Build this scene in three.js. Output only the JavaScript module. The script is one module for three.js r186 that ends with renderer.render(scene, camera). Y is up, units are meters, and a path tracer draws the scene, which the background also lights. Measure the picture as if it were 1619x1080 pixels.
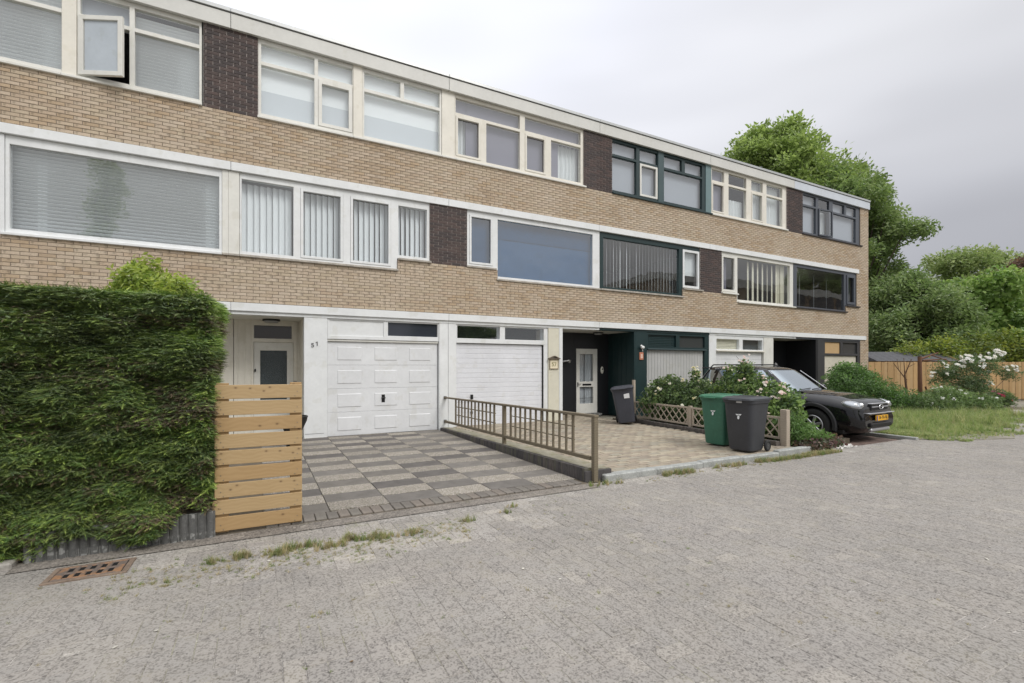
import * as THREE from 'three';
import { mergeGeometries } from 'three/addons/utils/BufferGeometryUtils.js';
import { TextGeometry } from 'three/addons/geometries/TextGeometry.js';
import { FontLoader } from 'three/addons/loaders/FontLoader.js';
import { Brush, Evaluator, SUBTRACTION } from 'three-bvh-csg';

// ---------------------------------------------------------------- camera, sky, sun, exposure
const scene = new THREE.Scene();
const camera = new THREE.PerspectiveCamera(71.0, 1024 / 683, 0.05, 600);
camera.position.set(0, 1.48, 10.5);
camera.lookAt(0 + Math.sin(0.48520), 1.48, 10.5 - Math.cos(0.48520));
camera.setViewOffset(1619, 1080, 0, -39, 1619, 1080);

const renderer = new THREE.WebGLRenderer({ antialias: true });
renderer.toneMapping = THREE.LinearToneMapping;
renderer.toneMappingExposure = 1.0;
renderer.shadowMap.enabled = true;

function rng(seed) { let a = seed >>> 0; return () => { a = (a + 0x6D2B79F5) | 0; let t = Math.imul(a ^ (a >>> 15), 1 | a); t = (t + Math.imul(t ^ (t >>> 7), 61 | t)) ^ t; return ((t ^ (t >>> 14)) >>> 0) / 4294967296; }; }
const hash = (x, y, s) => { let h = Math.imul(x, 374761393) + Math.imul(y, 668265263) + Math.imul(s, 1442695041) | 0; h = Math.imul(h ^ (h >>> 13), 1274126177); return ((h ^ (h >>> 16)) >>> 0) / 4294967296; };
function vnoise(x, y, per, s) {              // value noise, repeats every `per` cells
  const xi = Math.floor(x), yi = Math.floor(y), fx = x - xi, fy = y - yi;
  const u = fx * fx * (3 - 2 * fx), v = fy * fy * (3 - 2 * fy), m = (n) => ((n % per) + per) % per;
  const a = hash(m(xi), m(yi), s), b = hash(m(xi + 1), m(yi), s), c = hash(m(xi), m(yi + 1), s), d = hash(m(xi + 1), m(yi + 1), s);
  return a + (b - a) * u + (c - a) * v + (a - b - c + d) * u * v;
}
function fbm(u, v, per, oct, s) { let t = 0, a = 0.5, n = 0; for (let i = 0; i < oct; i++) { t += a * vnoise(u * per, v * per, per, s + i); n += a; a *= 0.5; per *= 2; } return t / n; }
const clamp = (x, a = 0, b = 1) => Math.min(b, Math.max(a, x));
const sstep = (a, b, x) => { const t = clamp((x - a) / (b - a)); return t * t * (3 - 2 * t); };
const lerp = (a, b, t) => a + (b - a) * t;

{ // overcast sky: brighter towards the zenith and round the veiled sun, soft cloud banks
  const W = 1024, H = 512, d = new Float32Array(W * H * 4), sun = new THREE.Vector3(0.24, 0.72, 0.65).normalize(), bank = new THREE.Vector3(-0.02, 0.56, -0.83).normalize(), p = new THREE.Vector3();
  for (let j = 0; j < H; j++) for (let i = 0; i < W; i++) {
    const el = ((j + 0.5) / H - 0.5) * Math.PI, az = ((i + 0.5) / W - 0.5) * 2 * Math.PI;
    p.set(Math.cos(el) * Math.cos(az), Math.sin(el), Math.cos(el) * Math.sin(az));
    const e = Math.max(0, p.y), cu = (i + 0.5) / W, cv = clamp(el / Math.PI + 0.5);
    let L = 0.535 + 1.12 * Math.pow(e, 1.9);
    const c = Math.max(0, p.dot(sun));
    L += 0.55 * Math.pow(c, 3) + 0.30 * Math.pow(Math.max(0, p.dot(bank)), 7);
    const n1 = fbm(cu, cv * 1.6, 6, 4, 11) - 0.5, n2 = fbm(cu + 0.37, cv * 2.2 + 0.2, 14, 3, 31) - 0.5;
    const fade = sstep(-0.02, 0.12, p.y) * (1 - 0.85 * sstep(0.6, 0.98, Math.abs(p.y)));
    L *= 1 + fade * (0.68 * n1 + 0.28 * n2);
    const warm = clamp(0.35 + c * 0.7 + n1 * 0.6), o = (j * W + i) * 4;
    let r = L * lerp(0.955, 1.0, warm), g = L * lerp(0.985, 1.0, warm), b = L * lerp(1.115, 1.0, warm);
    if (p.y < 0) { const k = sstep(0, -0.08, p.y); r = lerp(r, 0.22, k); g = lerp(g, 0.21, k); b = lerp(b, 0.2, k); }
    d[o] = r; d[o + 1] = g; d[o + 2] = b; d[o + 3] = 1;
  }
  const sky = new THREE.DataTexture(d, W, H, THREE.RGBAFormat, THREE.FloatType);
  sky.mapping = THREE.EquirectangularReflectionMapping; sky.magFilter = sky.minFilter = THREE.LinearFilter; sky.needsUpdate = true;
  scene.background = sky; scene.environment = sky;
}
const sunLight = new THREE.DirectionalLight(new THREE.Color(1, 0.97, 0.93), 1.5);
sunLight.position.set(19.4, 43.2, 39); sunLight.target.position.set(5, 0, 0);
sunLight.castShadow = true; sunLight.shadow.radius = 40; sunLight.shadow.mapSize.set(2048, 2048);
Object.assign(sunLight.shadow.camera, { left: -40, right: 40, top: 40, bottom: -40, near: 1, far: 140 });
scene.add(sunLight, sunLight.target);

// ---------------------------------------------------------------- helpers: geometry
function polys(list, col) {                 // list of convex polygons -> flat-shaded geometry, uv in metres
  const P = [], N = [], U = [], a = new THREE.Vector3(), b = new THREE.Vector3(), n = new THREE.Vector3();
  for (const q of list) {
    a.subVectors(q[1], q[0]); b.subVectors(q[2], q[0]); n.crossVectors(a, b).normalize();
    for (let i = 1; i < q.length - 1; i++) for (const v of [q[0], q[i], q[i + 1]]) {
      P.push(v.x, v.y, v.z); N.push(n.x, n.y, n.z);
      const ax = Math.abs(n.x), ay = Math.abs(n.y), az = Math.abs(n.z);
      if (ax >= ay && ax >= az) U.push(v.z, v.y); else if (ay >= az) U.push(v.x, v.z); else U.push(v.x, v.y);
    }
  }
  const g = new THREE.BufferGeometry();
  g.setAttribute('position', new THREE.Float32BufferAttribute(P, 3)); g.setAttribute('normal', new THREE.Float32BufferAttribute(N, 3)); g.setAttribute('uv', new THREE.Float32BufferAttribute(U, 2));
  return g;
}
const V = (x, y, z) => new THREE.Vector3(x, y, z);
function box(x0, x1, y0, y1, z0, z1, c = 0) {   // box with chamfered edges
  if (x1 < x0) [x0, x1] = [x1, x0]; if (y1 < y0) [y0, y1] = [y1, y0]; if (z1 < z0) [z0, z1] = [z1, z0];
  const X = [x0, x1], Y = [y0, y1], Z = [z0, z1];
  if (c <= 0) {
    const v = (i, j, k) => V(X[i], Y[j], Z[k]);
    return polys([[v(0, 0, 1), v(1, 0, 1), v(1, 1, 1), v(0, 1, 1)], [v(1, 0, 0), v(0, 0, 0), v(0, 1, 0), v(1, 1, 0)], [v(1, 0, 1), v(1, 0, 0), v(1, 1, 0), v(1, 1, 1)], [v(0, 0, 0), v(0, 0, 1), v(0, 1, 1), v(0, 1, 0)], [v(0, 1, 1), v(1, 1, 1), v(1, 1, 0), v(0, 1, 0)], [v(0, 0, 0), v(1, 0, 0), v(1, 0, 1), v(0, 0, 1)]]);
  }
  const s = [-1, 1], p = (i, j, k, ax) => V(X[i] - (ax === 0 ? 0 : s[i] * c), Y[j] - (ax === 1 ? 0 : s[j] * c), Z[k] - (ax === 2 ? 0 : s[k] * c));
  const L = [], fix = (q, nx, ny, nz) => { const n = V(0, 0, 0).crossVectors(q[1].clone().sub(q[0]), q[2].clone().sub(q[0])); L.push(n.x * nx + n.y * ny + n.z * nz < 0 ? q.reverse() : q); };
  for (const i of [0, 1]) {
    fix([p(i, 0, 0, 0), p(i, 1, 0, 0), p(i, 1, 1, 0), p(i, 0, 1, 0)], s[i], 0, 0);
    fix([p(0, i, 0, 1), p(1, i, 0, 1), p(1, i, 1, 1), p(0, i, 1, 1)], 0, s[i], 0);
    fix([p(0, 0, i, 2), p(1, 0, i, 2), p(1, 1, i, 2), p(0, 1, i, 2)], 0, 0, s[i]);
    for (const j of [0, 1]) {
      fix([p(i, j, 0, 0), p(i, j, 1, 0), p(i, j, 1, 1), p(i, j, 0, 1)], s[i], s[j], 0);
      fix([p(i, 0, j, 0), p(i, 1, j, 0), p(i, 1, j, 2), p(i, 0, j, 2)], s[i], 0, s[j]);
      fix([p(0, i, j, 1), p(1, i, j, 1), p(1, i, j, 2), p(0, i, j, 2)], 0, s[i], s[j]);
      for (const k of [0, 1]) fix([p(i, j, k, 0), p(i, j, k, 1), p(i, j, k, 2)], s[i], s[j], s[k]);
    }
  }
  return polys(L);
}
function metreUV(g) {                       // non-indexed copy with uv in metres by dominant axis
  const o = g.index ? g.toNonIndexed() : g, p = o.attributes.position, n = o.attributes.normal, u = new Float32Array(p.count * 2);
  for (let i = 0; i < p.count; i++) {
    const ax = Math.abs(n.getX(i)), ay = Math.abs(n.getY(i)), az = Math.abs(n.getZ(i));
    if (ax >= ay && ax >= az) { u[2 * i] = p.getZ(i); u[2 * i + 1] = p.getY(i); } else if (ay >= az) { u[2 * i] = p.getX(i); u[2 * i + 1] = p.getZ(i); } else { u[2 * i] = p.getX(i); u[2 * i + 1] = p.getY(i); }
  }
  o.setAttribute('uv', new THREE.BufferAttribute(u, 2));
  for (const k of Object.keys(o.attributes)) if (!['position', 'normal', 'uv'].includes(k)) o.deleteAttribute(k);
  return o;
}
const merge = (l) => (l = l.flat(9), l.length === 1 ? l[0] : mergeGeometries(l.map((g) => g.index ? g.toNonIndexed() : g), false));
const cyl = (r0, r1, h, x, y, z, seg = 14) => metreUV(new THREE.CylinderGeometry(r1, r0, h, seg).translate(x, y + h / 2, z));
function bar(a, b, r, seg = 6, r2 = r) {    // round bar from a to b
  const A = V(...a), B = V(...b), L = A.distanceTo(B), g = new THREE.CylinderGeometry(r2, r, L, seg).translate(0, L / 2, 0);
  g.applyQuaternion(new THREE.Quaternion().setFromUnitVectors(V(0, 1, 0), B.sub(A).normalize())); g.translate(...a); return metreUV(g);
}
function beam(a, b, w, h, c = 0.004) {      // square timber from a to b (w across, h up)
  const A = V(...a), B = V(...b), L = A.distanceTo(B), g = box(-w / 2, w / 2, -h / 2, h / 2, 0, L, c);
  const d = B.clone().sub(A).normalize(), side = V(0, 1, 0).cross(d); if (side.length() < 0.01) side.set(1, 0, 0); side.normalize();
  g.applyMatrix4(new THREE.Matrix4().makeBasis(side, d.clone().cross(side), d)); g.translate(...a); return g;
}
function extrude(outline, holes, depth, z, bevel = 0.004) { // flat frame standing in x-y, front at z
  const s = new THREE.Shape(outline.map((p) => new THREE.Vector2(...p)));
  for (const h of holes) s.holes.push(new THREE.Path(h.map((p) => new THREE.Vector2(...p))));
  const g = new THREE.ExtrudeGeometry(s, { depth: depth - 2 * bevel, bevelEnabled: bevel > 0, bevelSize: bevel, bevelThickness: bevel, bevelOffset: -bevel, bevelSegments: 1, curveSegments: 6 });
  g.translate(0, 0, z - depth + bevel); return metreUV(g);
}
const rect = (x0, x1, y0, y1) => [[x0, y0], [x1, y0], [x1, y1], [x0, y1]];
const ring = (x0, x1, y0, y1, w, depth, z) => extrude(rect(x0, x1, y0, y1), [rect(x0 + w, x1 - w, y0 + w, y1 - w).reverse()], depth, z);

// ---------------------------------------------------------------- helpers: naming
const names = {};
const numbered = (n) => { const k = names[n] = (names[n] ?? -1) + 1; return k ? `${n}_${String(k).padStart(3, '0')}` : n; };
function tag(o, label, category, group) { o.userData.label = label; o.userData.category = category; if (group) o.userData.group = group; return o; }
function thing(name, label, category, pos = [0, 0, 0], turn = 0, group) { const o = new THREE.Group(); o.name = numbered(name); o.position.set(...pos); o.rotation.y = turn; scene.add(o); return tag(o, label, category, group); }
function part(parent, name, geos, mat, label) {
  const m = new THREE.Mesh(Array.isArray(geos) ? merge(geos) : geos, mat); m.name = name; m.castShadow = m.receiveShadow = true;
  if (label) m.userData.label = label; parent.add(m); return m;
}
function group(parent, name, label) { const g = new THREE.Group(); g.name = name; if (label) g.userData.label = label; parent.add(g); return g; }
function struct(name, geos, mat) { const m = part(scene, numbered(name), geos, mat); m.userData.kind = 'structure'; return m; }
function copies(parent, name, geo, mat, mats, colors, stuff) {
  const m = new THREE.InstancedMesh(geo, mat, mats.length); m.name = name; m.castShadow = m.receiveShadow = true;
  mats.forEach((t, i) => { m.setMatrixAt(i, t); if (colors) m.setColorAt(i, colors[i]); });
  if (stuff) m.userData.kind = 'stuff'; parent.add(m); return m;
}

// ---------------------------------------------------------------- materials
const toS = (x) => x <= 0.0031308 ? 12.92 * x : 1.055 * Math.pow(x, 1 / 2.4) - 0.055;
function tex(w, h, fn, srgb = true, metres = 1) {
  const d = new Uint8Array(w * h * 4);
  for (let j = 0; j < h; j++) for (let i = 0; i < w; i++) { const c = fn(i / w, j / h), o = (j * w + i) * 4; for (let k = 0; k < 3; k++) { const v = Array.isArray(c) ? c[k] : c; d[o + k] = Math.round(255 * clamp(srgb ? toS(clamp(v)) : v)); } d[o + 3] = 255; }
  const t = new THREE.DataTexture(d, w, h, THREE.RGBAFormat); t.wrapS = t.wrapT = THREE.RepeatWrapping; t.magFilter = THREE.LinearFilter; t.minFilter = THREE.LinearMipmapLinearFilter; t.generateMipmaps = true;
  if (srgb) t.colorSpace = THREE.SRGBColorSpace; t.repeat.set(1 / metres, 1 / metres); t.needsUpdate = true; return t;
}
const rgb = (r, g = r, b = r) => new THREE.Color().setRGB(r, g, b);
const std = (c, roughness = 0.6, o = {}) => new THREE.MeshStandardMaterial({ color: rgb(...(Array.isArray(c) ? c : [c])), roughness, ...o });
const phys = (c, roughness, o = {}) => new THREE.MeshPhysicalMaterial({ color: rgb(...(Array.isArray(c) ? c : [c])), roughness, ...o });
// weathered paint: fine mottling and a few stains, used for all painted and plain surfaces (multiplies the colour)
const tPaint = tex(512, 512, (u, v) => { const a = fbm(u, v, 5, 5, 3), b = fbm(u, v, 40, 2, 9), s = sstep(0.60, 0.74, fbm(u + 0.3, v, 9, 4, 17)); return [0.90 + 0.14 * (a - 0.5) + 0.06 * (b - 0.5) - 0.05 * s, 0.90 + 0.14 * (a - 0.5) + 0.06 * (b - 0.5) - 0.055 * s, 0.895 + 0.14 * (a - 0.5) + 0.06 * (b - 0.5) - 0.075 * s]; }, true, 1.7);
const tGrain = tex(256, 256, (u, v) => 0.75 + 0.5 * (fbm(u, v, 24, 4, 41) - 0.5) + 0.3 * (fbm(u, v, 4, 2, 44) - 0.5), true, 0.35);
const tBump = tex(256, 256, (u, v) => fbm(u, v, 30, 3, 55), false, 0.4);
const tWood = (base, dark, knots, seed, m) => tex(512, 512, (u, v) => {
  let w = 0; for (let k = 0; k < knots; k++) { const kx = hash(k, 1, seed), ky = hash(k, 2, seed); let dx = u - kx, dy = v - ky; dx -= Math.round(dx); dy -= Math.round(dy); const r = Math.hypot(dx * 1.1, dy * 1.5); w = Math.max(w, Math.exp(-r * r * 2600)); }
  const n = fbm(u, v * 1.0, 4, 3, seed), g = 0.5 + 0.5 * Math.sin((v * 34 + n * 5 + 1.6 * fbm(u * 0.5, v, 12, 2, seed + 5)) * 2 * Math.PI * 0.5);
  const f = vnoise(u * 6, v * 220, 1e6, seed + 8), t = clamp(0.30 * g + 0.35 * n + 0.2 * f); const c = [0, 1, 2].map((i) => lerp(base[i], dark[i], t));
  return c.map((x, i) => lerp(x, [0.09, 0.045, 0.02][i], w * 0.8));
}, true, m);
const M = {};
M.white = std([0.815, 0.83, 0.835], 0.5, { map: tPaint });
M.cream = std([0.80, 0.765, 0.68], 0.5, { map: tPaint });
M.ivory = std([0.78, 0.77, 0.72], 0.5, { map: tPaint });
M.fascia = std([0.66, 0.655, 0.62], 0.45, { map: tPaint });
M.fasciaNew = std([0.62, 0.66, 0.72], 0.4, { map: tPaint });
M.coping = std([0.52, 0.53, 0.53], 0.35, { metalness: 0.5, map: tPaint });
M.green = std([0.012, 0.034, 0.036], 0.42, { map: tPaint });
M.greenLight = std([0.16, 0.24, 0.25], 0.5, { map: tPaint });
M.black = std([0.014, 0.015, 0.018], 0.45, { map: tPaint });
M.grey = std([0.085, 0.095, 0.115], 0.4, { map: tPaint });
M.handle = std(0.03, 0.35, { metalness: 0.6 });
M.steel = std(0.55, 0.3, { metalness: 0.9 });
M.mortar = std([0.295, 0.24, 0.19], 0.95, { map: tGrain });
M.mortarPale = std([0.46, 0.41, 0.38], 0.95, { map: tGrain });
M.sillStone = std([0.50, 0.46, 0.40], 0.8, { map: tGrain });
M.sillDark = std([0.045, 0.04, 0.04], 0.7, { map: tGrain });
const tRipple = tex(256, 256, (u, v) => fbm(u, v, 3, 3, 57), false, 2.3);
M.glass = phys([0.95, 0.98, 0.99], 0.0, { bumpMap: tRipple, bumpScale: 0.004, transmission: 1, thickness: 0, ior: 2.15 });
M.glassBlue = phys([0.40, 0.62, 0.80], 0.0, { bumpMap: tRipple, bumpScale: 0.01, transmission: 1, thickness: 0, ior: 2.6 });
M.glassMatt = phys([0.30, 0.34, 0.36], 0.25, { roughness: 0.22, bumpMap: tBump, bumpScale: 0.004 });
M.skyTintPane = phys([0.50, 0.55, 0.60], 0.2, { map: tPaint });  // opaque open casement pane, pale sky reflection put into its colour
M.room = std([0.45, 0.43, 0.40], 0.9);
M.roomDark = std([0.12, 0.115, 0.11], 0.9);
M.blind = std([0.84, 0.86, 0.87], 0.6);
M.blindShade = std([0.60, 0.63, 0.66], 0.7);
M.reflBlue = std([0.11, 0.175, 0.24], 0.7, { map: tPaint });  // dark upper tone of the reflection painted behind the broad pane
M.reflBlue2 = std([0.16, 0.25, 0.335], 0.7, { map: tPaint });  // lighter lower tone of the same painted reflection
M.paneViolet = std([0.22, 0.21, 0.26], 0.8);
M.blindGrey = std([0.36, 0.38, 0.42], 0.8);
M.blindIvory = std([0.74, 0.70, 0.56], 0.7);
M.curtain = std([0.72, 0.74, 0.74], 0.9);
M.doorWhite = std([0.79, 0.80, 0.815], 0.35, { map: tPaint });
M.doorGrey = std([0.50, 0.50, 0.49], 0.45, { map: tPaint });
M.pine = std([0.92, 0.92, 0.92], 0.65, { map: tWood([0.50, 0.355, 0.19], [0.385, 0.26, 0.12], 8, 71, 0.62) });
M.pine2 = std([0.95, 0.92, 0.86], 0.65, { map: tWood([0.45, 0.31, 0.16], [0.345, 0.225, 0.105], 7, 77, 0.71) });
M.oldWood = std(1, 0.85, { map: tWood([0.215, 0.18, 0.125], [0.118, 0.095, 0.062], 2, 81, 0.5) });
M.greyWood = std(1, 0.85, { map: tWood([0.50, 0.43, 0.345], [0.33, 0.275, 0.215], 2, 87, 0.5) });
M.fenceWood = std(1, 0.75, { map: tWood([0.56, 0.39, 0.20], [0.41, 0.265, 0.13], 3, 91, 0.6) });
M.bark = std([0.13, 0.10, 0.075], 0.9, { map: tGrain });
M.concrete = std([0.42, 0.41, 0.38], 0.9, { map: tGrain, bumpMap: tBump, bumpScale: 0.002 });
M.concreteDark = std([0.9, 0.9, 0.9], 0.9, { map: tex(256, 256, (u, v) => { const a = fbm(u, v, 5, 4, 335), w = sstep(0.58, 0.72, fbm(u, v, 12, 4, 337)), g = vnoise(u * 110, v * 110, 110, 5); const L = lerp(0.10 + 0.12 * (a - 0.3), 0.36, w * 0.7) * (0.8 + 0.4 * g); return [L, L, L * 0.96]; }, true, 0.6), bumpMap: tBump, bumpScale: 0.003 });
M.roofFelt = std([0.12, 0.12, 0.13], 0.9, { map: tGrain });
const font = await new FontLoader().loadAsync('fonts/droid/droid_sans_bold.typeface.json');
const text = (s, size, depth, x, y, z) => { const g = new TextGeometry(s, { font, size, depth, curveSegments: 4 }); g.computeBoundingBox(); const b = g.boundingBox; return metreUV(g.translate(x - (b.min.x + b.max.x) / 2, y - (b.min.y + b.max.y) / 2, z)); };

// ---------------------------------------------------------------- ground
const tRoad = (() => {                        // worn herringbone paving, grey concrete bricks full of sand and dirt, 6.4 m square
  const N = 2048, S = 6.4, tint = new Map();
  return tex(N, N, (u, v) => {
    const x = u * S, y = v * S, k = Math.SQRT1_2 * 0 + 1, bw = 0.1, px = x * k, py = y * k;
    const i = Math.floor(px / bw), j = Math.floor(py / bw), s = (((i - j) % 4) + 4) % 4; // herringbone of 0.1 x 0.2 blocks
    let bx, by, dx, dy; const fx = px / bw - i, fy = py / bw - j;
    if (s === 0) { bx = i; by = j; dx = Math.min(fx, 2 - fx); dy = Math.min(fy, 1 - fy); } else if (s === 1) { bx = i - 1; by = j; dx = Math.min(fx + 1, 1 - fx); dy = Math.min(fy, 1 - fy); } else if (s === 2) { bx = i; by = j - 1; dx = Math.min(fx, 1 - fx); dy = Math.min(fy + 1, 1 - fy); } else { bx = i; by = j; dx = Math.min(fx, 1 - fx); dy = Math.min(fy, 2 - fy); }
    const e = Math.min(dx, dy), m = 64;
    const t = hash(((bx % m) + m) % m, ((by % m) + m) % m, s < 2 ? 5 : 6);
    const big = fbm(u, v, 5, 4, 101), mid = fbm(u, v, 26, 3, 111), fine = vnoise(u * 512, v * 512, 512, 7), grit = vnoise(u * 1024, v * 1024, 1024, 8), worn = 0.3 * sstep(0.42, 0.62, fbm(u, v, 9, 4, 121));
    let L = 0.285 + 0.035 * (t - 0.5) + 0.05 * (big - 0.5) + 0.12 * (mid - 0.5) + 0.18 * (fine - 0.5) + 0.26 * (grit - 0.5);
    const joint = (1 - sstep(0.04, 0.13, e)) * (1 - 0.72 * worn); L *= 1 - 0.15 * joint * (0.4 + mid);
    const sand = sstep(0.60, 0.70, fbm(u + 0.2, v, 12, 4, 131)) * 0.15, moss = sstep(0.58, 0.72, fbm(u, v + 0.4, 16, 4, 141)) * (0.3 + 0.7 * joint);
    let c = [L * 1.02, L * 0.95, L * 0.87]; c = [lerp(c[0], 0.46, sand * 0.6), lerp(c[1], 0.43, sand * 0.6), lerp(c[2], 0.37, sand * 0.6)];
    c = [lerp(c[0], 0.24, moss * 0.4), lerp(c[1], 0.235, moss * 0.4), lerp(c[2], 0.13, moss * 0.4)];
    const pale = sstep(0.83, 0.86, vnoise(u * 90, v * 90, 90, 19)) * sstep(0.55, 0.75, vnoise(u * 300, v * 300, 300, 20)); return c.map((q, n) => lerp(q, [0.52, 0.5, 0.45][n], pale * 0.55));
  }, true, S);
})();
const tRoadB = tex(1024, 1024, (u, v) => 0.5 * vnoise(u * 512, v * 512, 512, 7) + 0.5 * fbm(u, v, 60, 3, 151), false, 6.4);
function sheet(x0, x1, z0, z1, y, nx, nz, colour) { // flat sheet with uv in metres and a low-frequency tint of its own (dust, moss)
  const g = new THREE.PlaneGeometry(x1 - x0, z1 - z0, nx, nz).rotateX(-Math.PI / 2).translate((x0 + x1) / 2, y, (z0 + z1) / 2), p = g.attributes.position, u = [], c = [];
  for (let i = 0; i < p.count; i++) { const x = p.getX(i), z = p.getZ(i); u.push(x, z); if (colour) c.push(...colour(x, z)); }
  g.setAttribute('uv', new THREE.Float32BufferAttribute(u, 2)); if (colour) g.setAttribute('color', new THREE.Float32BufferAttribute(c, 3)); return g;
}
const patchy = (x, z) => { const a = fbm(x / 40 + 9, z / 40 + 9, 24, 4, 201) - 0.5, b = fbm(x / 40 + 9, z / 40 + 9, 60, 3, 211) - 0.5; const k = 1 + 0.16 * a + 0.12 * b; return [k, k, k * (1 - 0.05 * a)]; };
M.road = std(1, 0.95, { map: tRoad, bumpMap: tRoadB, bumpScale: 0.004, vertexColors: true });
M.soil = std([0.17, 0.14, 0.10], 1, { map: tGrain });
const tDirt = tex(512, 512, (u, v) => { const a = fbm(u, v, 6, 5, 221), g = vnoise(u * 200, v * 200, 200, 3); const L = 0.20 + 0.14 * (a - 0.5) + 0.08 * (g - 0.5); return [L * 1.05, L * 0.97, L * 0.78]; }, true, 2.3);
M.dirt = std(1, 1, { map: tDirt });
struct('ground', sheet(-160, 220, -220, 160, -0.03, 8, 8), M.dirt);
struct('road', sheet(-30, 46, 5.62, 46, -0.0028, 190, 100, patchy), M.road);
{ // road paving near the house fronts: every block laid, herringbone; the nearest ones each a piece
  const R = rng(4), d = new THREE.Group(); d.name = 'road_paving'; d.userData.kind = 'structure'; scene.add(d);
  const tBlock = tex(2048, 2048, (u, v) => { const a = vnoise(u * 1024, v * 1024, 1024, 61), b = vnoise(u * 520, v * 520, 520, 62), c = vnoise(u * 210, v * 210, 210, 64), m = fbm(u, v, 36, 3, 63), g = fbm(u, v, 9, 3, 65), p = sstep(0.60, 0.72, fbm(u + 0.3, v, 30, 3, 66)), L = 0.95 + 0.6 * (a - 0.5) + 0.75 * (b - 0.5) + 0.22 * (c - 0.5) + 0.13 * (m - 0.5) + 0.08 * (g - 0.5); return [L * 0.96 + 0.05 * p, L * 0.95 + 0.045 * p, L * (0.94 - 0.05 * (g - 0.5)) + 0.015 * p]; }, true, 4.8);
  const base = [[0.310, 0.288, 0.262], [0.301, 0.281, 0.257], [0.318, 0.296, 0.269], [0.306, 0.287, 0.264], [0.296, 0.277, 0.254], [0.345, 0.320, 0.287]], blockM = std(1, 0.95, { map: tBlock, bumpMap: tRoadB, bumpScale: 0.004, vertexColors: true }), shape = box(-0.0988, 0.0988, -0.02, 0, -0.0488, 0.0488, 0.0035), list = [];
  const block = (m, c) => { const g = shape.clone().applyMatrix4(m), p = g.attributes.position, u = g.attributes.uv, q = new Float32Array(p.count * 3); for (let i = 0; i < p.count; i++) { u.setXY(i, p.getX(i), p.getZ(i)); q.set(c, 3 * i); } g.setAttribute('color', new THREE.BufferAttribute(q, 3)); return g; };
  for (let i = -60; i < 170; i++) for (let j = 58; j < 122; j++) {
    const s = (((i - j) % 4) + 4) % 4; if (s !== 0 && s !== 3) continue; const x = (i + (s ? 0.5 : 1)) * 0.1, z = (j + (s ? 1 : 0.5)) * 0.1 + 0.045; if (z < 5.93) continue;
    const fw = (10.5 - z) * 0.8846 + x * 0.4664, rt = x * 0.8846 - (10.5 - z) * 0.4664; if (fw < 1.7 || Math.abs(rt) > fw * 1.25 + 0.6) continue; list.push({ x, z, t: s ? Math.PI / 2 : 0, fw });
  }
  list.sort((a, b) => a.fw - b.fw); const rest = [];
  list.forEach((p, n) => {
    const q = R(), grime = fbm(p.x / 12 + 5, p.z / 12 + 5, 14, 3, 67), k = q < 0.045 ? 5 : Math.floor(R() * 5), e = new THREE.Euler((R() - 0.5) * 0.03, p.t + (R() - 0.5) * 0.03, (R() - 0.5) * 0.02), y = (R() - 0.5) * 0.003, pale = p.z < 6.75 && p.x < 2.6 && p.x > -0.8 && fbm(p.x / 4, p.z / 4, 14, 3, 69) > 0.54 ? 1.2 : 1;
    const f = (0.90 + 0.2 * grime) * pale, g = block(new THREE.Matrix4().compose(V(p.x, y, p.z), new THREE.Quaternion().setFromEuler(e), V(1, 1, 1)), base[k].map((c) => c * f));
    if (n < 300) part(d, 'paver', g, blockM); else rest.push(g);
  });
  part(d, 'pavers', rest, blockM).userData.kind = 'stuff';
}

// ---- the checkered drive, every flag and every edging brick a piece of its own
const tFlag = tex(256, 256, (u, v) => { const a = fbm(u, v, 8, 4, 231), g = vnoise(u * 128, v * 128, 128, 4); const L = 1 + 0.5 * (a - 0.5) + 0.18 * (g - 0.5); return [0.8 * L, 0.8 * L, 0.79 * L]; }, true, 0.9);
const tGravel = tex(512, 512, (u, v) => {     // exposed gravel: a pebble per cell, dark paste between
  const n = 64, x = u * n, y = v * n, i = Math.floor(x), j = Math.floor(y); let best = 9, id = 0;
  for (let a = -1; a < 2; a++) for (let b = -1; b < 2; b++) { const q = (i + a + n) % n, w = (j + b + n) % n, d = Math.hypot(x - i - a - 0.2 - 0.6 * hash(q, w, 1), y - j - b - 0.2 - 0.6 * hash(q, w, 2)); if (d < best) { best = d; id = hash(q, w, 3); } }
  const k = sstep(0.62, 0.40, best), L = lerp(0.16, 0.30 + 0.34 * id, k); return [L * 1.03, L * 0.96, L * (0.78 + 0.12 * id)];
}, true, 0.85);
const tGravelB = tex(512, 512, (u, v) => { const n = 64, x = u * n, y = v * n, i = Math.floor(x), j = Math.floor(y); let best = 9; for (let a = -1; a < 2; a++) for (let b = -1; b < 2; b++) { const q = (i + a + n) % n, w = (j + b + n) % n; best = Math.min(best, Math.hypot(x - i - a - 0.2 - 0.6 * hash(q, w, 1), y - j - b - 0.2 - 0.6 * hash(q, w, 2))); } return clamp(1 - best); }, false, 0.85);
const flagM = [[0.185, 0.17, 0.156], [0.145, 0.132, 0.124], [0.22, 0.203, 0.185], [0.195, 0.178, 0.16]].map((c) => std(c, 0.9, { map: tFlag, bumpMap: tBump, bumpScale: 0.0015 }));
const gravM = [1, 0.88, 1.08].map((k) => std([0.72 * k, 0.70 * k, 0.675 * k], 0.95, { map: tGravel, bumpMap: tGravelB, bumpScale: 0.004 }));
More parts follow.
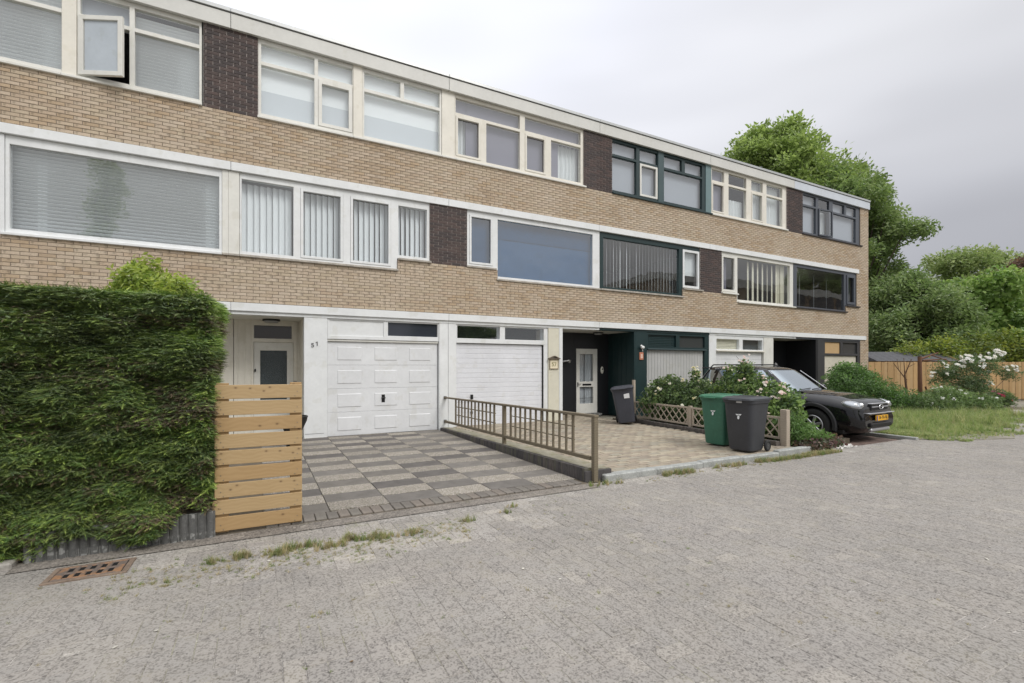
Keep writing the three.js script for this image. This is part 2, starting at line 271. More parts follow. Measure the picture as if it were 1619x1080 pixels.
{
  const R = rng(5), d = new THREE.Group(); d.name = 'checkered_driveway'; d.userData.kind = 'structure'; scene.add(d);
  part(d, 'bed', box(-1.9, 3.66, -0.03, 0.004, -0.02, 5.62), M.soil);
  const full = [0, 1, 2].map((k) => { const g = box(-0.296, 0.296, -0.02, 0.022, -0.1625, 0.1625, 0.004), u = g.attributes.uv; for (let i = 0; i < u.count; i++) u.setXY(i, u.getX(i) + k * 0.37, u.getY(i) + k * 0.53); return g; });
  for (let r = 0; r < 17; r++) for (let c = 0; c < 7; c++) {
    const x0 = 0.03 + 0.6 * c, x1 = Math.min(x0 + 0.6, 3.63), z1 = 5.38 - 0.333 * r, z0 = Math.max(z1 - 0.333, -0.01), w = x1 - x0; if (w < 0.05 || z1 - z0 < 0.05) continue;
    const dark = (r + c) % 2 === 0, m = new THREE.Mesh(full[Math.floor(R() * 3)], (dark ? flagM : gravM)[Math.floor(R() * (dark ? 4 : 3))]); m.name = 'paving_flag'; m.castShadow = m.receiveShadow = true;
    m.position.set((x0 + x1) / 2, (R() - 0.5) * 0.006, (z0 + z1) / 2); m.scale.set((w - 0.006) / 0.592, 1, (z1 - z0 - 0.006) / 0.325); m.rotation.set((R() - 0.5) * 0.012, (R() - 0.5) * 0.008, (R() - 0.5) * 0.008); d.add(m);
  }
  const eb = box(-0.05, 0.05, -0.03, 0.022, -0.105, 0.105, 0.006), em = [[0.225, 0.205, 0.18], [0.245, 0.22, 0.195], [0.205, 0.185, 0.165], [0.25, 0.215, 0.185]].map((c) => std(c, 0.95, { map: tFlag, bumpMap: tBump, bumpScale: 0.003 }));
  for (let x = 0.1; x < 3.62; x += 0.107) { const m = new THREE.Mesh(eb, em[Math.floor(R() * 4)]); m.name = 'edging_brick'; m.castShadow = m.receiveShadow = true; m.position.set(x, (R() - 0.5) * 0.006, 5.5 + (R() - 0.5) * 0.006); m.rotation.set((R() - 0.5) * 0.03, (R() - 0.5) * 0.04, 0); d.add(m); }
}
M.gutter = std([0.80, 0.77, 0.74], 0.95, { map: tRoad });
struct('gutter', sheet(-1.6, 3.7, 5.62, 5.82, 0.004, 4, 1), std([0.72, 0.69, 0.66], 0.95, { map: tRoad, bumpMap: tRoadB, bumpScale: 0.004 }));

// ---- the tan brick drive with its kerb
const tPaver = tex(256, 256, (u, v) => { const a = fbm(u, v, 7, 4, 241), g = vnoise(u * 120, v * 120, 120, 6); const L = 0.82 + 0.45 * (a - 0.5) + 0.16 * (g - 0.5); return [L, L * 0.99, L * 0.96]; }, true, 0.7);
{
  const R = rng(6), d = new THREE.Group(); d.name = 'tan_brick_driveway'; d.userData.kind = 'structure'; scene.add(d);
  part(d, 'bed', box(4.0, 8.36, -0.03, 0.045, -1.16, 5.5), M.soil);
  const col = [[0.41, 0.355, 0.275], [0.36, 0.31, 0.245], [0.45, 0.395, 0.31], [0.32, 0.275, 0.225], [0.385, 0.325, 0.26], [0.365, 0.335, 0.275]], mats = col.map((c) => std(c, 0.95, { map: tPaver, bumpMap: tBump, bumpScale: 0.002 }));
  const geo = [0, 1, 2].map((k) => { const g = box(-0.102, 0.102, 0.0, 0.066, -0.0505, 0.0505, 0.004), u = g.attributes.uv; for (let i = 0; i < u.count; i++) u.setXY(i, u.getX(i) + k * 0.31, u.getY(i) + k * 0.17); return g; });
  const spots = []; for (let j = 0; j < 63; j++) for (let i = 0; i < 21; i++) { const z = 5.44 - 0.1055 * j, x = 4.10 + 0.209 * i + (j % 2 ? 0.1045 : 0); if (x < 8.27) spots.push([x, z, j, i]); }
  const rest = [], cols = []; spots.forEach(([x, z], n) => {
    const px = x + (R() - 0.5) * 0.004, y = (R() - 0.5) * 0.007, k = Math.floor(R() * 6), e = new THREE.Euler((R() - 0.5) * 0.02, (R() - 0.5) * 0.02, (R() - 0.5) * 0.02);
    if (n < 290) { const m = new THREE.Mesh(geo[n % 3], mats[k]); m.name = 'paver'; m.position.set(px, y, z); m.rotation.copy(e); m.castShadow = m.receiveShadow = true; d.add(m); } else { rest.push(new THREE.Matrix4().compose(V(px, y, z), new THREE.Quaternion().setFromEuler(e), V(1, 1, 1))); cols.push(rgb(...col[k])); }
  });
  copies(d, 'pavers', geo[0], std(1, 0.95, { map: tPaver, bumpMap: tBump, bumpScale: 0.002 }), rest, cols, true);
  const k = new THREE.Group(); k.name = 'kerb'; k.userData.kind = 'structure'; scene.add(k);
  for (let i = 0; i < 5; i++) { const m = part(k, 'kerb_stone', box(3.92 + i * 0.9, 3.92 + i * 0.9 + 0.893, -0.03, 0.082, 5.5, 5.64 - i * 0.006, 0.012), M.kerb ??= std([0.43, 0.44, 0.42], 0.9, { map: tGrain, bumpMap: tBump, bumpScale: 0.002 })); m.rotation.z = (R() - 0.5) * 0.004; }
}
// ---- drive under the car, verge, slab path at far right, pavement at far left
{
  const R = rng(8), d = new THREE.Group(); d.name = 'brown_brick_driveway'; d.userData.kind = 'structure'; scene.add(d);
  part(d, 'bed', box(8.4, 11.5, -0.06, -0.035, -1.16, 5.62), M.soil);
  const geo = box(-0.102, 0.102, -0.03, 0.014, -0.0505, 0.0505, 0.004), m4 = [], c4 = [];
  for (let j = 0; j < 50; j++) for (let i = 0; i < 15; i++) { m4.push(new THREE.Matrix4().makeTranslation(8.5 + i * 0.209 + (j % 2 ? 0.1 : 0), -0.04 + (R() - 0.5) * 0.006, 5.55 - j * 0.1055)); const t = R(); c4.push(rgb(lerp(0.14, 0.24, t), lerp(0.10, 0.17, t), lerp(0.09, 0.145, t))); }
  copies(d, 'pavers', geo, std(1, 0.95, { map: tPaver }), m4, c4, true);
  const k = new THREE.Group(); k.name = 'verge_kerb'; k.userData.kind = 'structure'; scene.add(k);
  for (let i = 0; i < 5; i++) part(k, 'kerb_stone', box(11.62, 11.72, -0.03, 0.05 + i % 2 * 0.006, 5.8 - i * 0.9 - 0.89, 5.8 - i * 0.9, 0.01), M.kerb);
  const s = new THREE.Group(); s.name = 'pavement'; s.userData.kind = 'structure'; scene.add(s);
  for (let i = 0; i < 8; i++) for (let j = 0; j < 3; j++) part(s, 'paving_slab', box(-1.6 - i * 0.5 - 0.494, -1.6 - i * 0.5, -0.03, 0.05 + R() * 0.008, 5.58 - j * 0.5 - 0.494, 5.58 - j * 0.5, 0.006), M.slab ??= std([0.40, 0.375, 0.34], 0.92, { map: tGrain }));
  for (let i = 0; i < 5; i++) part(s, 'kerb_stone', box(-1.6 - i * 1.0 - 0.99, -1.6 - i * 1.0, -0.03, 0.045 + R() * 0.006, 5.585, 5.72, 0.012), M.slab);
  const p = new THREE.Group(); p.name = 'garden_path'; p.userData.kind = 'structure'; scene.add(p);
  for (let i = 0; i < 6; i++) part(p, 'paving_slab', box(18.6 + i * 0.6, 19.19 + i * 0.6, -0.03, 0.03 + R() * 0.01, 4.2, 4.79, 0.006), std([0.5, 0.45, 0.41], 0.9, { map: tGrain }));
}

// ---------------------------------------------------------------- the terrace of six houses
const EDGE = [-4.84, -0.48, 3.87, 8.22, 12.6, 16.95, 21.98];
const houseText = [
  'brick house partly behind the conifer hedge with closed horizontal blinds and an opened top casement',
  'brick house with a panelled white garage door and cut-out vertical blinds above it',
  'brick house with a ribbed white garage door and one broad blue window pane above',
  'brick house with dark green garage front and green framed windows',
  'brick house with ivory framed windows and a white garage front behind the black car',
  'brick house at the far end of the row with charcoal frames and black porch',
];
const houses = houseText.map((t, i) => thing('terraced_house', t, 'house', [EDGE[i], 0, 0], 0, 'terraced houses in one row'));
const hp = (h, name, geos, mat, label) => part(houses[h], name, (Array.isArray(geos) ? merge(geos) : geos).translate(-EDGE[h], 0, 0), mat, label);
const wp = (g, h, name, geos, mat, label) => part(g, name, (Array.isArray(geos) ? merge(geos) : geos).translate(-EDGE[h], 0, 0), mat, label);
const CO = 0.0625, yL = 2.70, yL2 = yL + 14 * CO, yL3 = yL + 18 * CO, yM = 5.355, yM2 = yM + 15 * CO, zB = -0.028;   // courses
const tBrick = tex(256, 256, (u, v) => { const a = fbm(u, v, 6, 4, 251), g = vnoise(u * 90, v * 70, 1e6, 9), s = sstep(0.62, 0.8, fbm(u, v, 12, 3, 261)); const L = 0.86 + 0.34 * (a - 0.5) + 0.2 * (g - 0.5) - 0.2 * s; return [L, L * 0.985, L * 0.96]; }, true, 0.42);
const brickGeo = [0, 1, 2, 3, 4].map((k) => { const g = box(-0.1045, 0.1045, 0.0045, CO - 0.0045, -0.06, 0, 0.0025), u = g.attributes.uv; for (let i = 0; i < u.count; i++) u.setXY(i, u.getX(i) + k * 0.27, u.getY(i) + k * 0.19); return g; });
const tanC = [[0.48, 0.375, 0.268], [0.51, 0.393, 0.272], [0.54, 0.43, 0.32], [0.55, 0.45, 0.337], [0.57, 0.47, 0.365], [0.56, 0.467, 0.35], [0.59, 0.495, 0.385], [0.61, 0.515, 0.408]];
const drkC = [[0.085, 0.062, 0.058], [0.072, 0.055, 0.054], [0.105, 0.074, 0.068], [0.066, 0.053, 0.053]];
const tanM = tanC.map((c) => std(c, 0.9, { map: tBrick, bumpMap: tBump, bumpScale: 0.0015 })), drkM = drkC.map((c) => std(c, 0.8, { map: tBrick, bumpMap: tBump, bumpScale: 0.0015 })), anyM = std(1, 0.9, { map: tBrick });
const eye = camera.position;
function bricks(h, y0, rows, spans, dark, shift = 0, out) {   // running bond inside the spans; a brick goes to the house its middle is in
  const R = rng(1000 + Math.round(y0 * 100) + (dark ? 7 : 0));
  for (let j = 0; j < rows; j++) for (const [a, b] of spans) {
    const off = ((j + shift) % 2) * 0.11, i0 = Math.floor((a - off) / 0.22) - 1, i1 = Math.ceil((b - off) / 0.22) + 1;
    for (let i = i0; i <= i1; i++) {
      const q = hash(i + 500, j + Math.round(y0 * 40), dark ? 3 : 4), q2 = hash(i + 500, j + Math.round(y0 * 40), 6), x0 = Math.max(i * 0.22 + off, a), x1 = Math.min((i + 1) * 0.22 + off, b), mid = (x0 + x1) / 2; if (x1 - x0 < 0.03) continue;
      const own = i * 0.22 + off + 0.11; if ((own < EDGE[h] && h > 0 && a < EDGE[h]) || (own >= EDGE[h + 1] && h < 5 && b > EDGE[h + 1])) continue;
      const y = y0 + j * CO, d = Math.hypot(mid - eye.x, eye.z), dd = d * d + (y - eye.y) ** 2;
      out.push({ x: mid - EDGE[h], y, z: (q2 - 0.5) * 0.004, s: (x1 - x0 - 0.011) / 0.209, c: dark ? Math.floor(q * 4) : Math.floor(clamp(0.62 * q + 0.38 * sstep(0.28, 0.72, fbm((mid + 20) / 44, y / 44, 40, 4, 91)), 0, 0.999) * 8), near: dd * Math.sqrt(dd) / eye.z, dark, v: Math.floor(q2 * 5), e: q2 });
    }
  }
}
function lay(h, list) {
  list.sort((a, b) => a.near - b.near);
  for (const dark of [false, true]) {
    const l = list.filter((b) => !!b.dark === dark), C = dark ? drkC : tanC, Ms = dark ? drkM : tanM, single = h < 3 ? 300 : 0, rest = [], cols = [];
    l.forEach((b, n) => {
      if (n < single) { const m = new THREE.Mesh(brickGeo[b.v], Ms[b.c]); m.name = dark ? 'dark_brick' : 'brick'; m.position.set(b.x, b.y, b.z); m.scale.x = b.s; m.castShadow = m.receiveShadow = true; houses[h].add(m); } else { rest.push(new THREE.Matrix4().compose(V(b.x, b.y, b.z), new THREE.Quaternion(), V(b.s, 1, 1))); const k = 0.94 + 0.12 * b.e; cols.push(rgb(...C[b.c].map((x) => x * k))); }
    });
    if (rest.length) copies(houses[h], dark ? 'dark_brickwork' : 'brickwork', brickGeo[0], anyM, rest, cols, true);
  }
}
// spans of lower-band extra courses (below high sills and dark brick panels), dark panels and end pier
const highSill = [[2.687, 5.141], [11.423, 13.920], [20.331, 21.98]];
const darkLow = [[3.425, 4.341], [12.194, 13.184]], darkTop = [[-0.918, -0.026], [7.722, 8.697], [16.591, 17.527]];
const clip = (l, a, b) => l.map(([p, q]) => [Math.max(p, a), Math.min(q, b)]).filter(([p, q]) => q - p > 0.02);
for (let h = 0; h < 6; h++) {
  const a = EDGE[h], b = EDGE[h + 1], A = h ? a - 0.3 : a, B = h < 5 ? b + 0.3 : b, L = [];
  bricks(h, yL, 14, [[A, B]], false, 0, L); bricks(h, yM, 15, [[A, B]], false, 1, L);
  bricks(h, yL2, 4, clip(highSill, A, B), false, 0, L);
  bricks(h, yL3, 22, clip(darkLow, A, B), true, 0, L); bricks(h, yM2, 26, clip(darkTop, A, B), true, 0, L);
  if (h === 5) { bricks(h, 0, 43, [[21.37, 21.98]], false, 0, L); bricks(h, yL3, 25, [[21.1, 21.98]], false, 0, L); bricks(h, yM2, 25, [[21.37, 21.98]], false, 0, L); }
  lay(h, L);
  const w = [box(a, b, yL, yL2, zB - 0.25, -0.006), box(a, b, yM, yM2, zB - 0.25, -0.006), ...clip(highSill, a, b).map(([p, q]) => box(p, q, yL2, yL3, zB - 0.25, -0.006))];
  if (h === 5) w.push(box(21.37, 21.98, 0, yL, -0.3, -0.009), box(21.1, 21.98, yL3, 5.19, -0.3, -0.009), box(21.37, 21.98, yM2, 7.87, -0.3, -0.009));
  hp(h, 'wall', w, M.mortar);
  const dk = [...clip(darkLow, a, b).map(([p, q]) => box(p, q, yL3, 5.19, -0.28, -0.009)), ...clip(darkTop, a, b).map(([p, q]) => box(p, q, yM2, 7.87, -0.28, -0.009))];
  if (dk.length) hp(h, 'dark_wall', dk, M.mortarPale);
  // shell: floors, back and party walls, roof
  const shell = [box(a + 0.003, b - 0.003, 2.50, 2.69, -8.9, -0.28), box(a + 0.003, b - 0.003, 5.19, 5.36, -8.9, -0.28), box(a + 0.003, b - 0.003, -0.03, 2.50, -9, -8.9), box(a + 0.003, b - 0.003, 2.5, 7.9, -4.6, -4.5), box(a + 0.003, a + 0.1, 2.69, 7.9, -4.5, -0.28), box(b - 0.1, b - 0.003, 2.69, 7.9, -4.5, -0.28)];
  hp(h, 'interior', shell, M.room);
  hp(h, 'roof', [box(a, b, 7.88, 8.06, -9, -0.01), box(a, b, 0, 7.88, -9.1, -9)], M.roofFelt);
  hp(h, 'fascia', box(a + 0.004, b - 0.004, 7.845, 8.125, -0.01, 0.06, 0.004), h === 5 ? M.fasciaNew : M.fascia, h === 5 ? 'newer bluish fascia board' : undefined);
  hp(h, 'coping', box(a + 0.002, b - 0.002, 8.14, 8.215, -0.25, 0.085, 0.006), M.coping);
  hp(h, 'upper_beam', box(a + 0.003, h === 5 ? 21.237 : b - 0.003, 5.185, 5.345, -0.2, 0.03, 0.005), M.white);
  hp(h, 'lower_beam', box(a + 0.003, h === 5 ? 21.753 : b - 0.003, 2.535, 2.69, -0.2, 0.04, 0.005), M.white);
}
hp(5, 'end_wall', box(21.86, 21.972, 0, 7.9, -9, -0.3), M.mortar);

// ---- windows
function pane(g, h, x0, x1, y0, y1, z, mat = M.glass) { return wp(g, h, 'pane', metreUV(new THREE.PlaneGeometry(x1 - x0, y1 - y0).translate((x0 + x1) / 2, (y0 + y1) / 2, z)), mat); }
function wave(x0, x1, y0, y1, z, amp, folds, seed) {   // hanging cloth with folds
  const n = Math.max(8, Math.round(folds * 8)), g = new THREE.PlaneGeometry(x1 - x0, y1 - y0, n, 4).translate((x0 + x1) / 2, (y0 + y1) / 2, z), p = g.attributes.position;
  for (let i = 0; i < p.count; i++) { const t = (p.getX(i) - x0) / (x1 - x0) * folds * 2 * Math.PI; p.setZ(i, z + amp * (Math.sin(t) + 0.4 * Math.sin(t * 2.3 + seed)) * (0.8 + 0.2 * (y1 - p.getY(i)))); }
  g.computeVertexNormals(); return metreUV(g);
}
const slatGeo = (w, h) => box(-w / 2, w / 2, 0, h, -0.001, 0.001);
const back = {
  slats(g, h, c) { const l = []; for (let y = c.b0 + 0.02; y < c.b1; y += 0.06) { const s = box(c.x0 - 0.05, c.x1 + 0.05, -0.0015, 0.0015, -0.03, 0.03); s.rotateX(-0.78).translate(0, y, -0.20); l.push(s); } const m = wp(g, h, 'blind_slats', l, M.blind); m.userData.kind = 'stuff'; },
  vertical(g, h, c) { const sg = slatGeo(c.sw ?? 0.127, c.b1 - c.b0 - 0.02), R = rng(Math.round(c.x0 * 77)); for (let x = c.x0 + 0.04; x < c.x1 + 0.03; x += c.pitch ?? 0.112) { const m = new THREE.Mesh(sg, c.mat ?? M.blind); m.name = 'blind_slat'; m.castShadow = m.receiveShadow = true; m.position.set(x - EDGE[h], c.b0, -0.24); m.rotation.y = (c.turn ?? 0.85) + (R() - 0.5) * 0.25; g.add(m); } },
  roller(g, h, c) { wp(g, h, 'roller_blind', box(c.x0 - 0.02, c.x1 + 0.02, c.b0, c.b1 + 0.03, -0.185, -0.18), c.mat ?? M.blind); },
  curtain(g, h, c) { wp(g, h, 'curtain', wave(c.x0, c.x1, c.b0 - 0.02, c.b1 + 0.03, -0.26, 0.03, Math.max(2, Math.round((c.x1 - c.x0) / 0.13)), c.x0), c.mat ?? M.curtain); },
};
/* outline: polygon; cells: {r:[x0,x1,y0,y1], sash?:width, open?:angle, glass?, sashMat?}; backs: [kind, {x0,x1,b0,b1,...}] */
function win(h, outline, cells, backs, mat, sill, o = {}) {
  const g = group(houses[h], 'window', o.label), z = o.z ?? -0.03;
  wp(g, h, 'frame', extrude(outline, cells.map(({ r }) => rect(...r).reverse()), 0.11, z), mat);
  for (const c of cells) {
    const [x0, x1, y0, y1] = c.r, sm = c.sashMat ?? mat;
    if (c.open) {
      const s = group(g, 'casement'); s.position.set(x0 - EDGE[h], 0, z + 0.02); s.rotation.y = -c.open; const e = 0.03;
      const f = part(s, 'casement_frame', [ring(-0.02, x1 - x0 + e, y0 - e, y1 + e, c.sash, 0.055, 0.02)], sm);
      part(s, 'pane', metreUV(new THREE.PlaneGeometry(x1 - x0 + 0.03 - 2 * c.sash, y1 - y0 + 0.06 - 2 * c.sash).translate((x1 - x0 + 0.01) / 2, (y0 + y1) / 2, -0.01)), c.glass ?? M.skyTintPane);
      continue;
    }
    if (c.sash) { const l = [ring(x0 + 0.003, x1 - 0.003, y0 + 0.003, y1 - 0.003, c.sash, 0.06, z + (c.proud ?? 0.012))]; if (c.lever) l.push(box(x1 - c.sash * 0.7, x1 - c.sash * 0.3, (y0 + y1) / 2 - 0.05, (y0 + y1) / 2 + 0.05, z, z + 0.02, 0.003)); wp(g, h, 'casement_frame', l, sm); }
    const k = c.sash ?? 0; pane(g, h, x0 + k * 0.9, x1 - k * 0.9, y0 + k * 0.9, y1 - k * 0.9, z - 0.045, c.glass ?? o.glass ?? M.glass);
  }
  for (const [kind, c] of backs) back[kind](g, h, c);
  for (const [a, b, y] of sill.spans) wp(g, h, 'sill', box(a, b, y - 0.005, y + 0.04, -0.06, sill.out ?? 0.045, 0.006), sill.mat);
  return g;
}
const T0 = 6.335, T1 = 7.86, TL0 = 6.41, TL1 = 7.355, TU0 = 7.425, TU1 = 7.77; // top floor: frame, lower lights, upper lights
const pillar = (h, x0, x1, y0, y1, m, z = -0.012) => hp(h, 'pillar', box(x0, x1, y0, y1, -0.25, z, 0.004), m);
// house 0, top
win(0, rect(-4.7, -2.905, T0, T1), [{ r: [-4.62, -2.913, TL0, TL1] }, { r: [-4.62, -2.913, TU0, TU1] }], [['slats', { x0: -4.62, x1: -2.913, b0: TL0, b1: TU1 }], ['curtain', { x0: -3.187, x1: -2.913, b0: TL0, b1: TL1 }]], M.ivory, { spans: [[-4.84, -2.905, yM2]], mat: M.ivory });
pillar(0, -2.904, -2.717, T0, T1, M.cream);
win(0, rect(-2.714, -0.947, T0, T1), [{ r: [-2.672, -2.015, TL0, TL1], open: 0.42, sash: 0.075 }, { r: [-2.672, -2.015, TU0, TU1] }, { r: [-1.940, -0.987, TL0, TL1] }, { r: [-1.940, -0.987, TU0, TU1] }], [['slats', { x0: -1.940, x1: -0.987, b0: TL0, b1: TU1 - 0.08 }], ['curtain', { x0: -1.325, x1: -0.987, b0: TL0, b1: TL1 }], ['roller', { x0: -2.672, x1: -2.028, b0: TU0 - 0.05, b1: TU1, mat: M.blindGrey }]], M.ivory, { spans: [[-2.902, -0.938, yM2]], mat: M.ivory }, { label: 'top floor window with its narrow casement swung open' });  // slats run on above the transom to stand for reflected sky
// house 1, top
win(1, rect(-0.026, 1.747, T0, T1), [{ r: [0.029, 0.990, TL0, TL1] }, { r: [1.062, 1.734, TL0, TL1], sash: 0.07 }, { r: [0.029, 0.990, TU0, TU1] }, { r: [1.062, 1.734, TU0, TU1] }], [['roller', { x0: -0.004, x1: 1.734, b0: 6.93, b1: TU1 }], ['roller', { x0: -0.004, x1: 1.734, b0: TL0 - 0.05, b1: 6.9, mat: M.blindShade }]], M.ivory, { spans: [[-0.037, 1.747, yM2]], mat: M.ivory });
pillar(1, 1.751, 1.942, T0, T1, M.cream);
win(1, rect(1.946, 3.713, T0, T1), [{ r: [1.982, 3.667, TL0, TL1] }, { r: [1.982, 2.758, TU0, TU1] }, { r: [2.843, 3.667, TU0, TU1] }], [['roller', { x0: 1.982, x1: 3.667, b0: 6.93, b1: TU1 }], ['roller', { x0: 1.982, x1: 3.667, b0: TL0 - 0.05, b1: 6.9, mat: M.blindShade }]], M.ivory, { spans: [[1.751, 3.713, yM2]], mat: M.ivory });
pillar(1, 3.717, 4.031, T0, T1, M.cream);
hp(1, 'sill', box(3.714, 4.037, yM2 - 0.005, yM2 + 0.039, -0.06, 0.044, 0.006), M.ivory);
// house 2, top; violet panels behind the glass stand for its reflection
win(2, rect(4.038, 7.722, T0, T1), [{ r: [4.062, 4.701, TL0, TL1], sash: 0.05 }, { r: [4.852, 5.776, TL0, TL1] }, { r: [5.922, 6.540, TL0, TL1], sash: 0.05 }, { r: [6.704, 7.638, TL0, TL1] }, { r: [4.062, 5.776, TU0, TU1] }, { r: [5.922, 7.638, TU0, TU1] }],
  [['curtain', { x0: 4.023, x1: 4.390, b0: TL0, b1: TL1 }], ['curtain', { x0: 7.028, x1: 7.680, b0: TL0, b1: TL1 }], ['roller', { x0: 4.390, x1: 6.988, b0: TL0 - 0.05, b1: TU1, mat: M.paneViolet }], ['roller', { x0: 4.070, x1: 4.373, b0: TU0 - 0.06, b1: TU1, mat: M.paneViolet }], ['roller', { x0: 7.008, x1: 7.638, b0: TU0 - 0.06, b1: TU1, mat: M.paneViolet }]], M.cream, { spans: [[4.042, 7.785, yM2]], mat: M.ivory });
// house 3, top; grey panels behind the glass stand for reflected sky
win(3, rect(8.697, 10.433, T0, T1), [{ r: [8.715, 9.599, TL0, TL1] }, { r: [9.731, 10.420, TL0, TL1], sash: 0.06, sashMat: M.ivory }, { r: [8.715, 9.599, TU0, TU1] }, { r: [9.731, 10.420, TU0, TU1] }], [['roller', { x0: 8.719, x1: 10.408, b0: TL0 - 0.05, b1: TU1, mat: M.blindGrey }]], M.green, { spans: [[8.697, 10.433, yM2]], mat: M.green });
pillar(3, 10.438, 10.662, T0, T1, std([0.05, 0.085, 0.09], 0.5, { map: tPaint }));
win(3, rect(10.667, 12.451, T0, T1), [{ r: [10.687, 12.308, TL0, TL1] }, { r: [10.687, 11.423, TU0, TU1] }, { r: [11.558, 12.308, TU0, TU1] }], [['roller', { x0: 10.687, x1: 12.308, b0: TL0 - 0.05, b1: TU1, mat: M.blindGrey }]], M.green, { spans: [[10.438, 12.711, yM2]], mat: M.green });
pillar(3, 12.459, 12.711, T0, T1, M.greenLight);
// house 4, top
win(4, rect(12.720, 16.591, T0, T1), [[1125.5, 1145, 1], [1152, 1180, 0], [1188, 1206, 1], [1212, 1237, 0]].flatMap(([p, q, s]) => { const X = { 1125.5: 12.755, 1145: 13.335, 1152: 13.548, 1180: 14.429, 1188: 14.689, 1206: 15.290, 1212: 15.494, 1237: 16.374 }; return [{ r: [X[p], X[q], TL0, TL1], sash: s ? 0.045 : 0 }, { r: [X[p], X[q], TU0, TU1] }]; }),
  [['roller', { x0: 12.740, x1: 13.487, b0: TL0 - 0.05, b1: TU1, mat: M.paneViolet }], ['curtain', { x0: 13.517, x1: 14.526, b0: TL0, b1: 7.0 }], ['curtain', { x0: 14.624, x1: 16.446, b0: TL0, b1: TU1 }]], M.cream, { spans: [[12.720, 16.628, yM2]], mat: M.ivory });
// house 5, top
win(5, rect(17.527, 21.377, T0, T1), [{ r: [17.584, 18.390, TL0, TL1] }, { r: [18.551, 19.252, TL0, TL1], open: 0.12, sash: 0.05, glass: M.glass }, { r: [17.584, 18.390, TU0, TU1] }, { r: [18.551, 19.252, TU0, TU1] }, { r: [19.485, 21.099, TL0, TL1] }, { r: [19.485, 20.287, TU0, TU1] }, { r: [20.420, 21.099, TU0, TU1] }], [['roller', { x0: 17.584, x1: 18.430, b0: TL0 - 0.05, b1: TU1, mat: M.blindGrey }], ['roller', { x0: 19.463, x1: 21.099, b0: TL0 - 0.05, b1: TU1, mat: M.blindGrey }], ['curtain', { x0: 18.796, x1: 19.337, b0: TL0, b1: TL1 }]], M.grey, { spans: [[17.488, 21.470, yM2]], mat: M.sillDark }, { label: 'charcoal framed top window with a narrow casement ajar' });

// ---- first floor
const F0 = yL2 + 0.035, F0h = yL3 + 0.035, F1 = 5.18, P0 = F0 + 0.075, P0h = F0h + 0.075, P1 = 5.07;
const step = (x0, xm, x1, first) => first ? [[x0, F0h], [xm, F0h], [xm, F0], [x1, F0], [x1, F1], [x0, F1]] : [[x0, F0], [xm, F0], [xm, F0h], [x1, F0h], [x1, F1], [x0, F1]];
win(0, rect(-3.592, -0.626, F0, F1), [{ r: [-3.541, -0.672, P0, P1 - 0.03] }], [['slats', { x0: -3.541, x1: -0.677, b0: P0, b1: P1 - 0.04 }], ['curtain', { x0: -3.279, x1: -3.156, b0: P0, b1: P1, }], ['curtain', { x0: -0.918, x1: -0.677, b0: P0, b1: P1 }]], M.white, { spans: [[-3.62, -0.626, yL2]], mat: M.white }, { label: 'wide single pane window with closed horizontal blinds' });
pillar(0, -4.83, -3.596, F0 - 0.03, F1, M.white); pillar(0, -0.623, -0.523, F0 - 0.03, F1, M.ivory);
pillar(1, -0.521, -0.341, F0 - 0.03, F1, M.ivory);
hp(1, 'sill', box(-0.521, -0.340, yL2 - 0.005, yL2 + 0.036, -0.06, 0.04, 0.006), M.sillStone); hp(0, 'sill', box(-0.624, -0.523, yL2 - 0.005, yL2 + 0.036, -0.06, 0.04, 0.006), M.sillStone);
win(1, step(-0.336, 2.687, 3.440, false), [{ r: [-0.304, 0.601, P0, P1] }, { r: [0.729, 1.550, P0 - 0.02, P1], sash: 0.05 }, { r: [1.696, 2.548, P0 - 0.02, P1], sash: 0.05 }, { r: [2.715, 3.366, P0h, P1 - 0.04] }],
  [['vertical', { x0: -0.304, x1: 0.601, b0: P0, b1: P1, turn: 0.5 }], ['vertical', { x0: 0.729, x1: 1.543, b0: P0, b1: P1, turn: 0.55 }], ['vertical', { x0: 1.696, x1: 2.534, b0: P0, b1: P1, turn: 0.62 }], ['vertical', { x0: 2.715, x1: 3.366, b0: P0h, b1: P1, turn: 0.6 }]], M.white, { spans: [[-0.336, 2.701, yL2], [2.701, 3.455, yL3]], mat: M.sillStone }, { label: 'four light window with vertical strip blinds' });
win(2, step(4.341, 5.124, 8.277, true), [{ r: [4.406, 5.021, P0h - 0.02, P1 + 0.02], sash: 0.05 }, { r: [5.158, 8.039, P0 - 0.01, P1] }], [['roller', { x0: 4.373, x1: 5.072, b0: P0h - 0.05, b1: P1 + 0.03, mat: M.reflBlue }], ['roller', { x0: 5.141, x1: 8.061, b0: 4.62, b1: P1 + 0.03, mat: M.reflBlue }], ['roller', { x0: 5.141, x1: 8.061, b0: P0 - 0.05, b1: 4.615, mat: M.reflBlue2 }]], M.white, { spans: [[4.325, 5.106, yL3], [5.106, 8.277, yL2]], mat: M.sillStone, out: 0.03 }, { glass: M.glassBlue, label: 'broad bluish pane with a narrow side casement' });  // two blue panels stand for the reflection in the glass, no real blinds
win(3, step(8.286, 11.423, 12.223, false), [{ r: [8.408, 11.302, P0, P1 - 0.03] }, { r: [11.450, 12.166, P0h - 0.05, P1 - 0.01], sash: 0.07, sashMat: M.white, proud: 0.02 }], [['vertical', { x0: 8.408, x1: 11.289, b0: P0, b1: P1, turn: 0.8, pitch: 0.122 }], ['roller', { x0: 11.450, x1: 12.166, b0: 4.3, b1: P1, mat: M.curtain }]], M.green, { spans: [[8.286, 11.450, yL2], [11.450, 12.308, yL3]], mat: M.sillStone }, { label: 'dark green framed window with vertical strip blinds' });
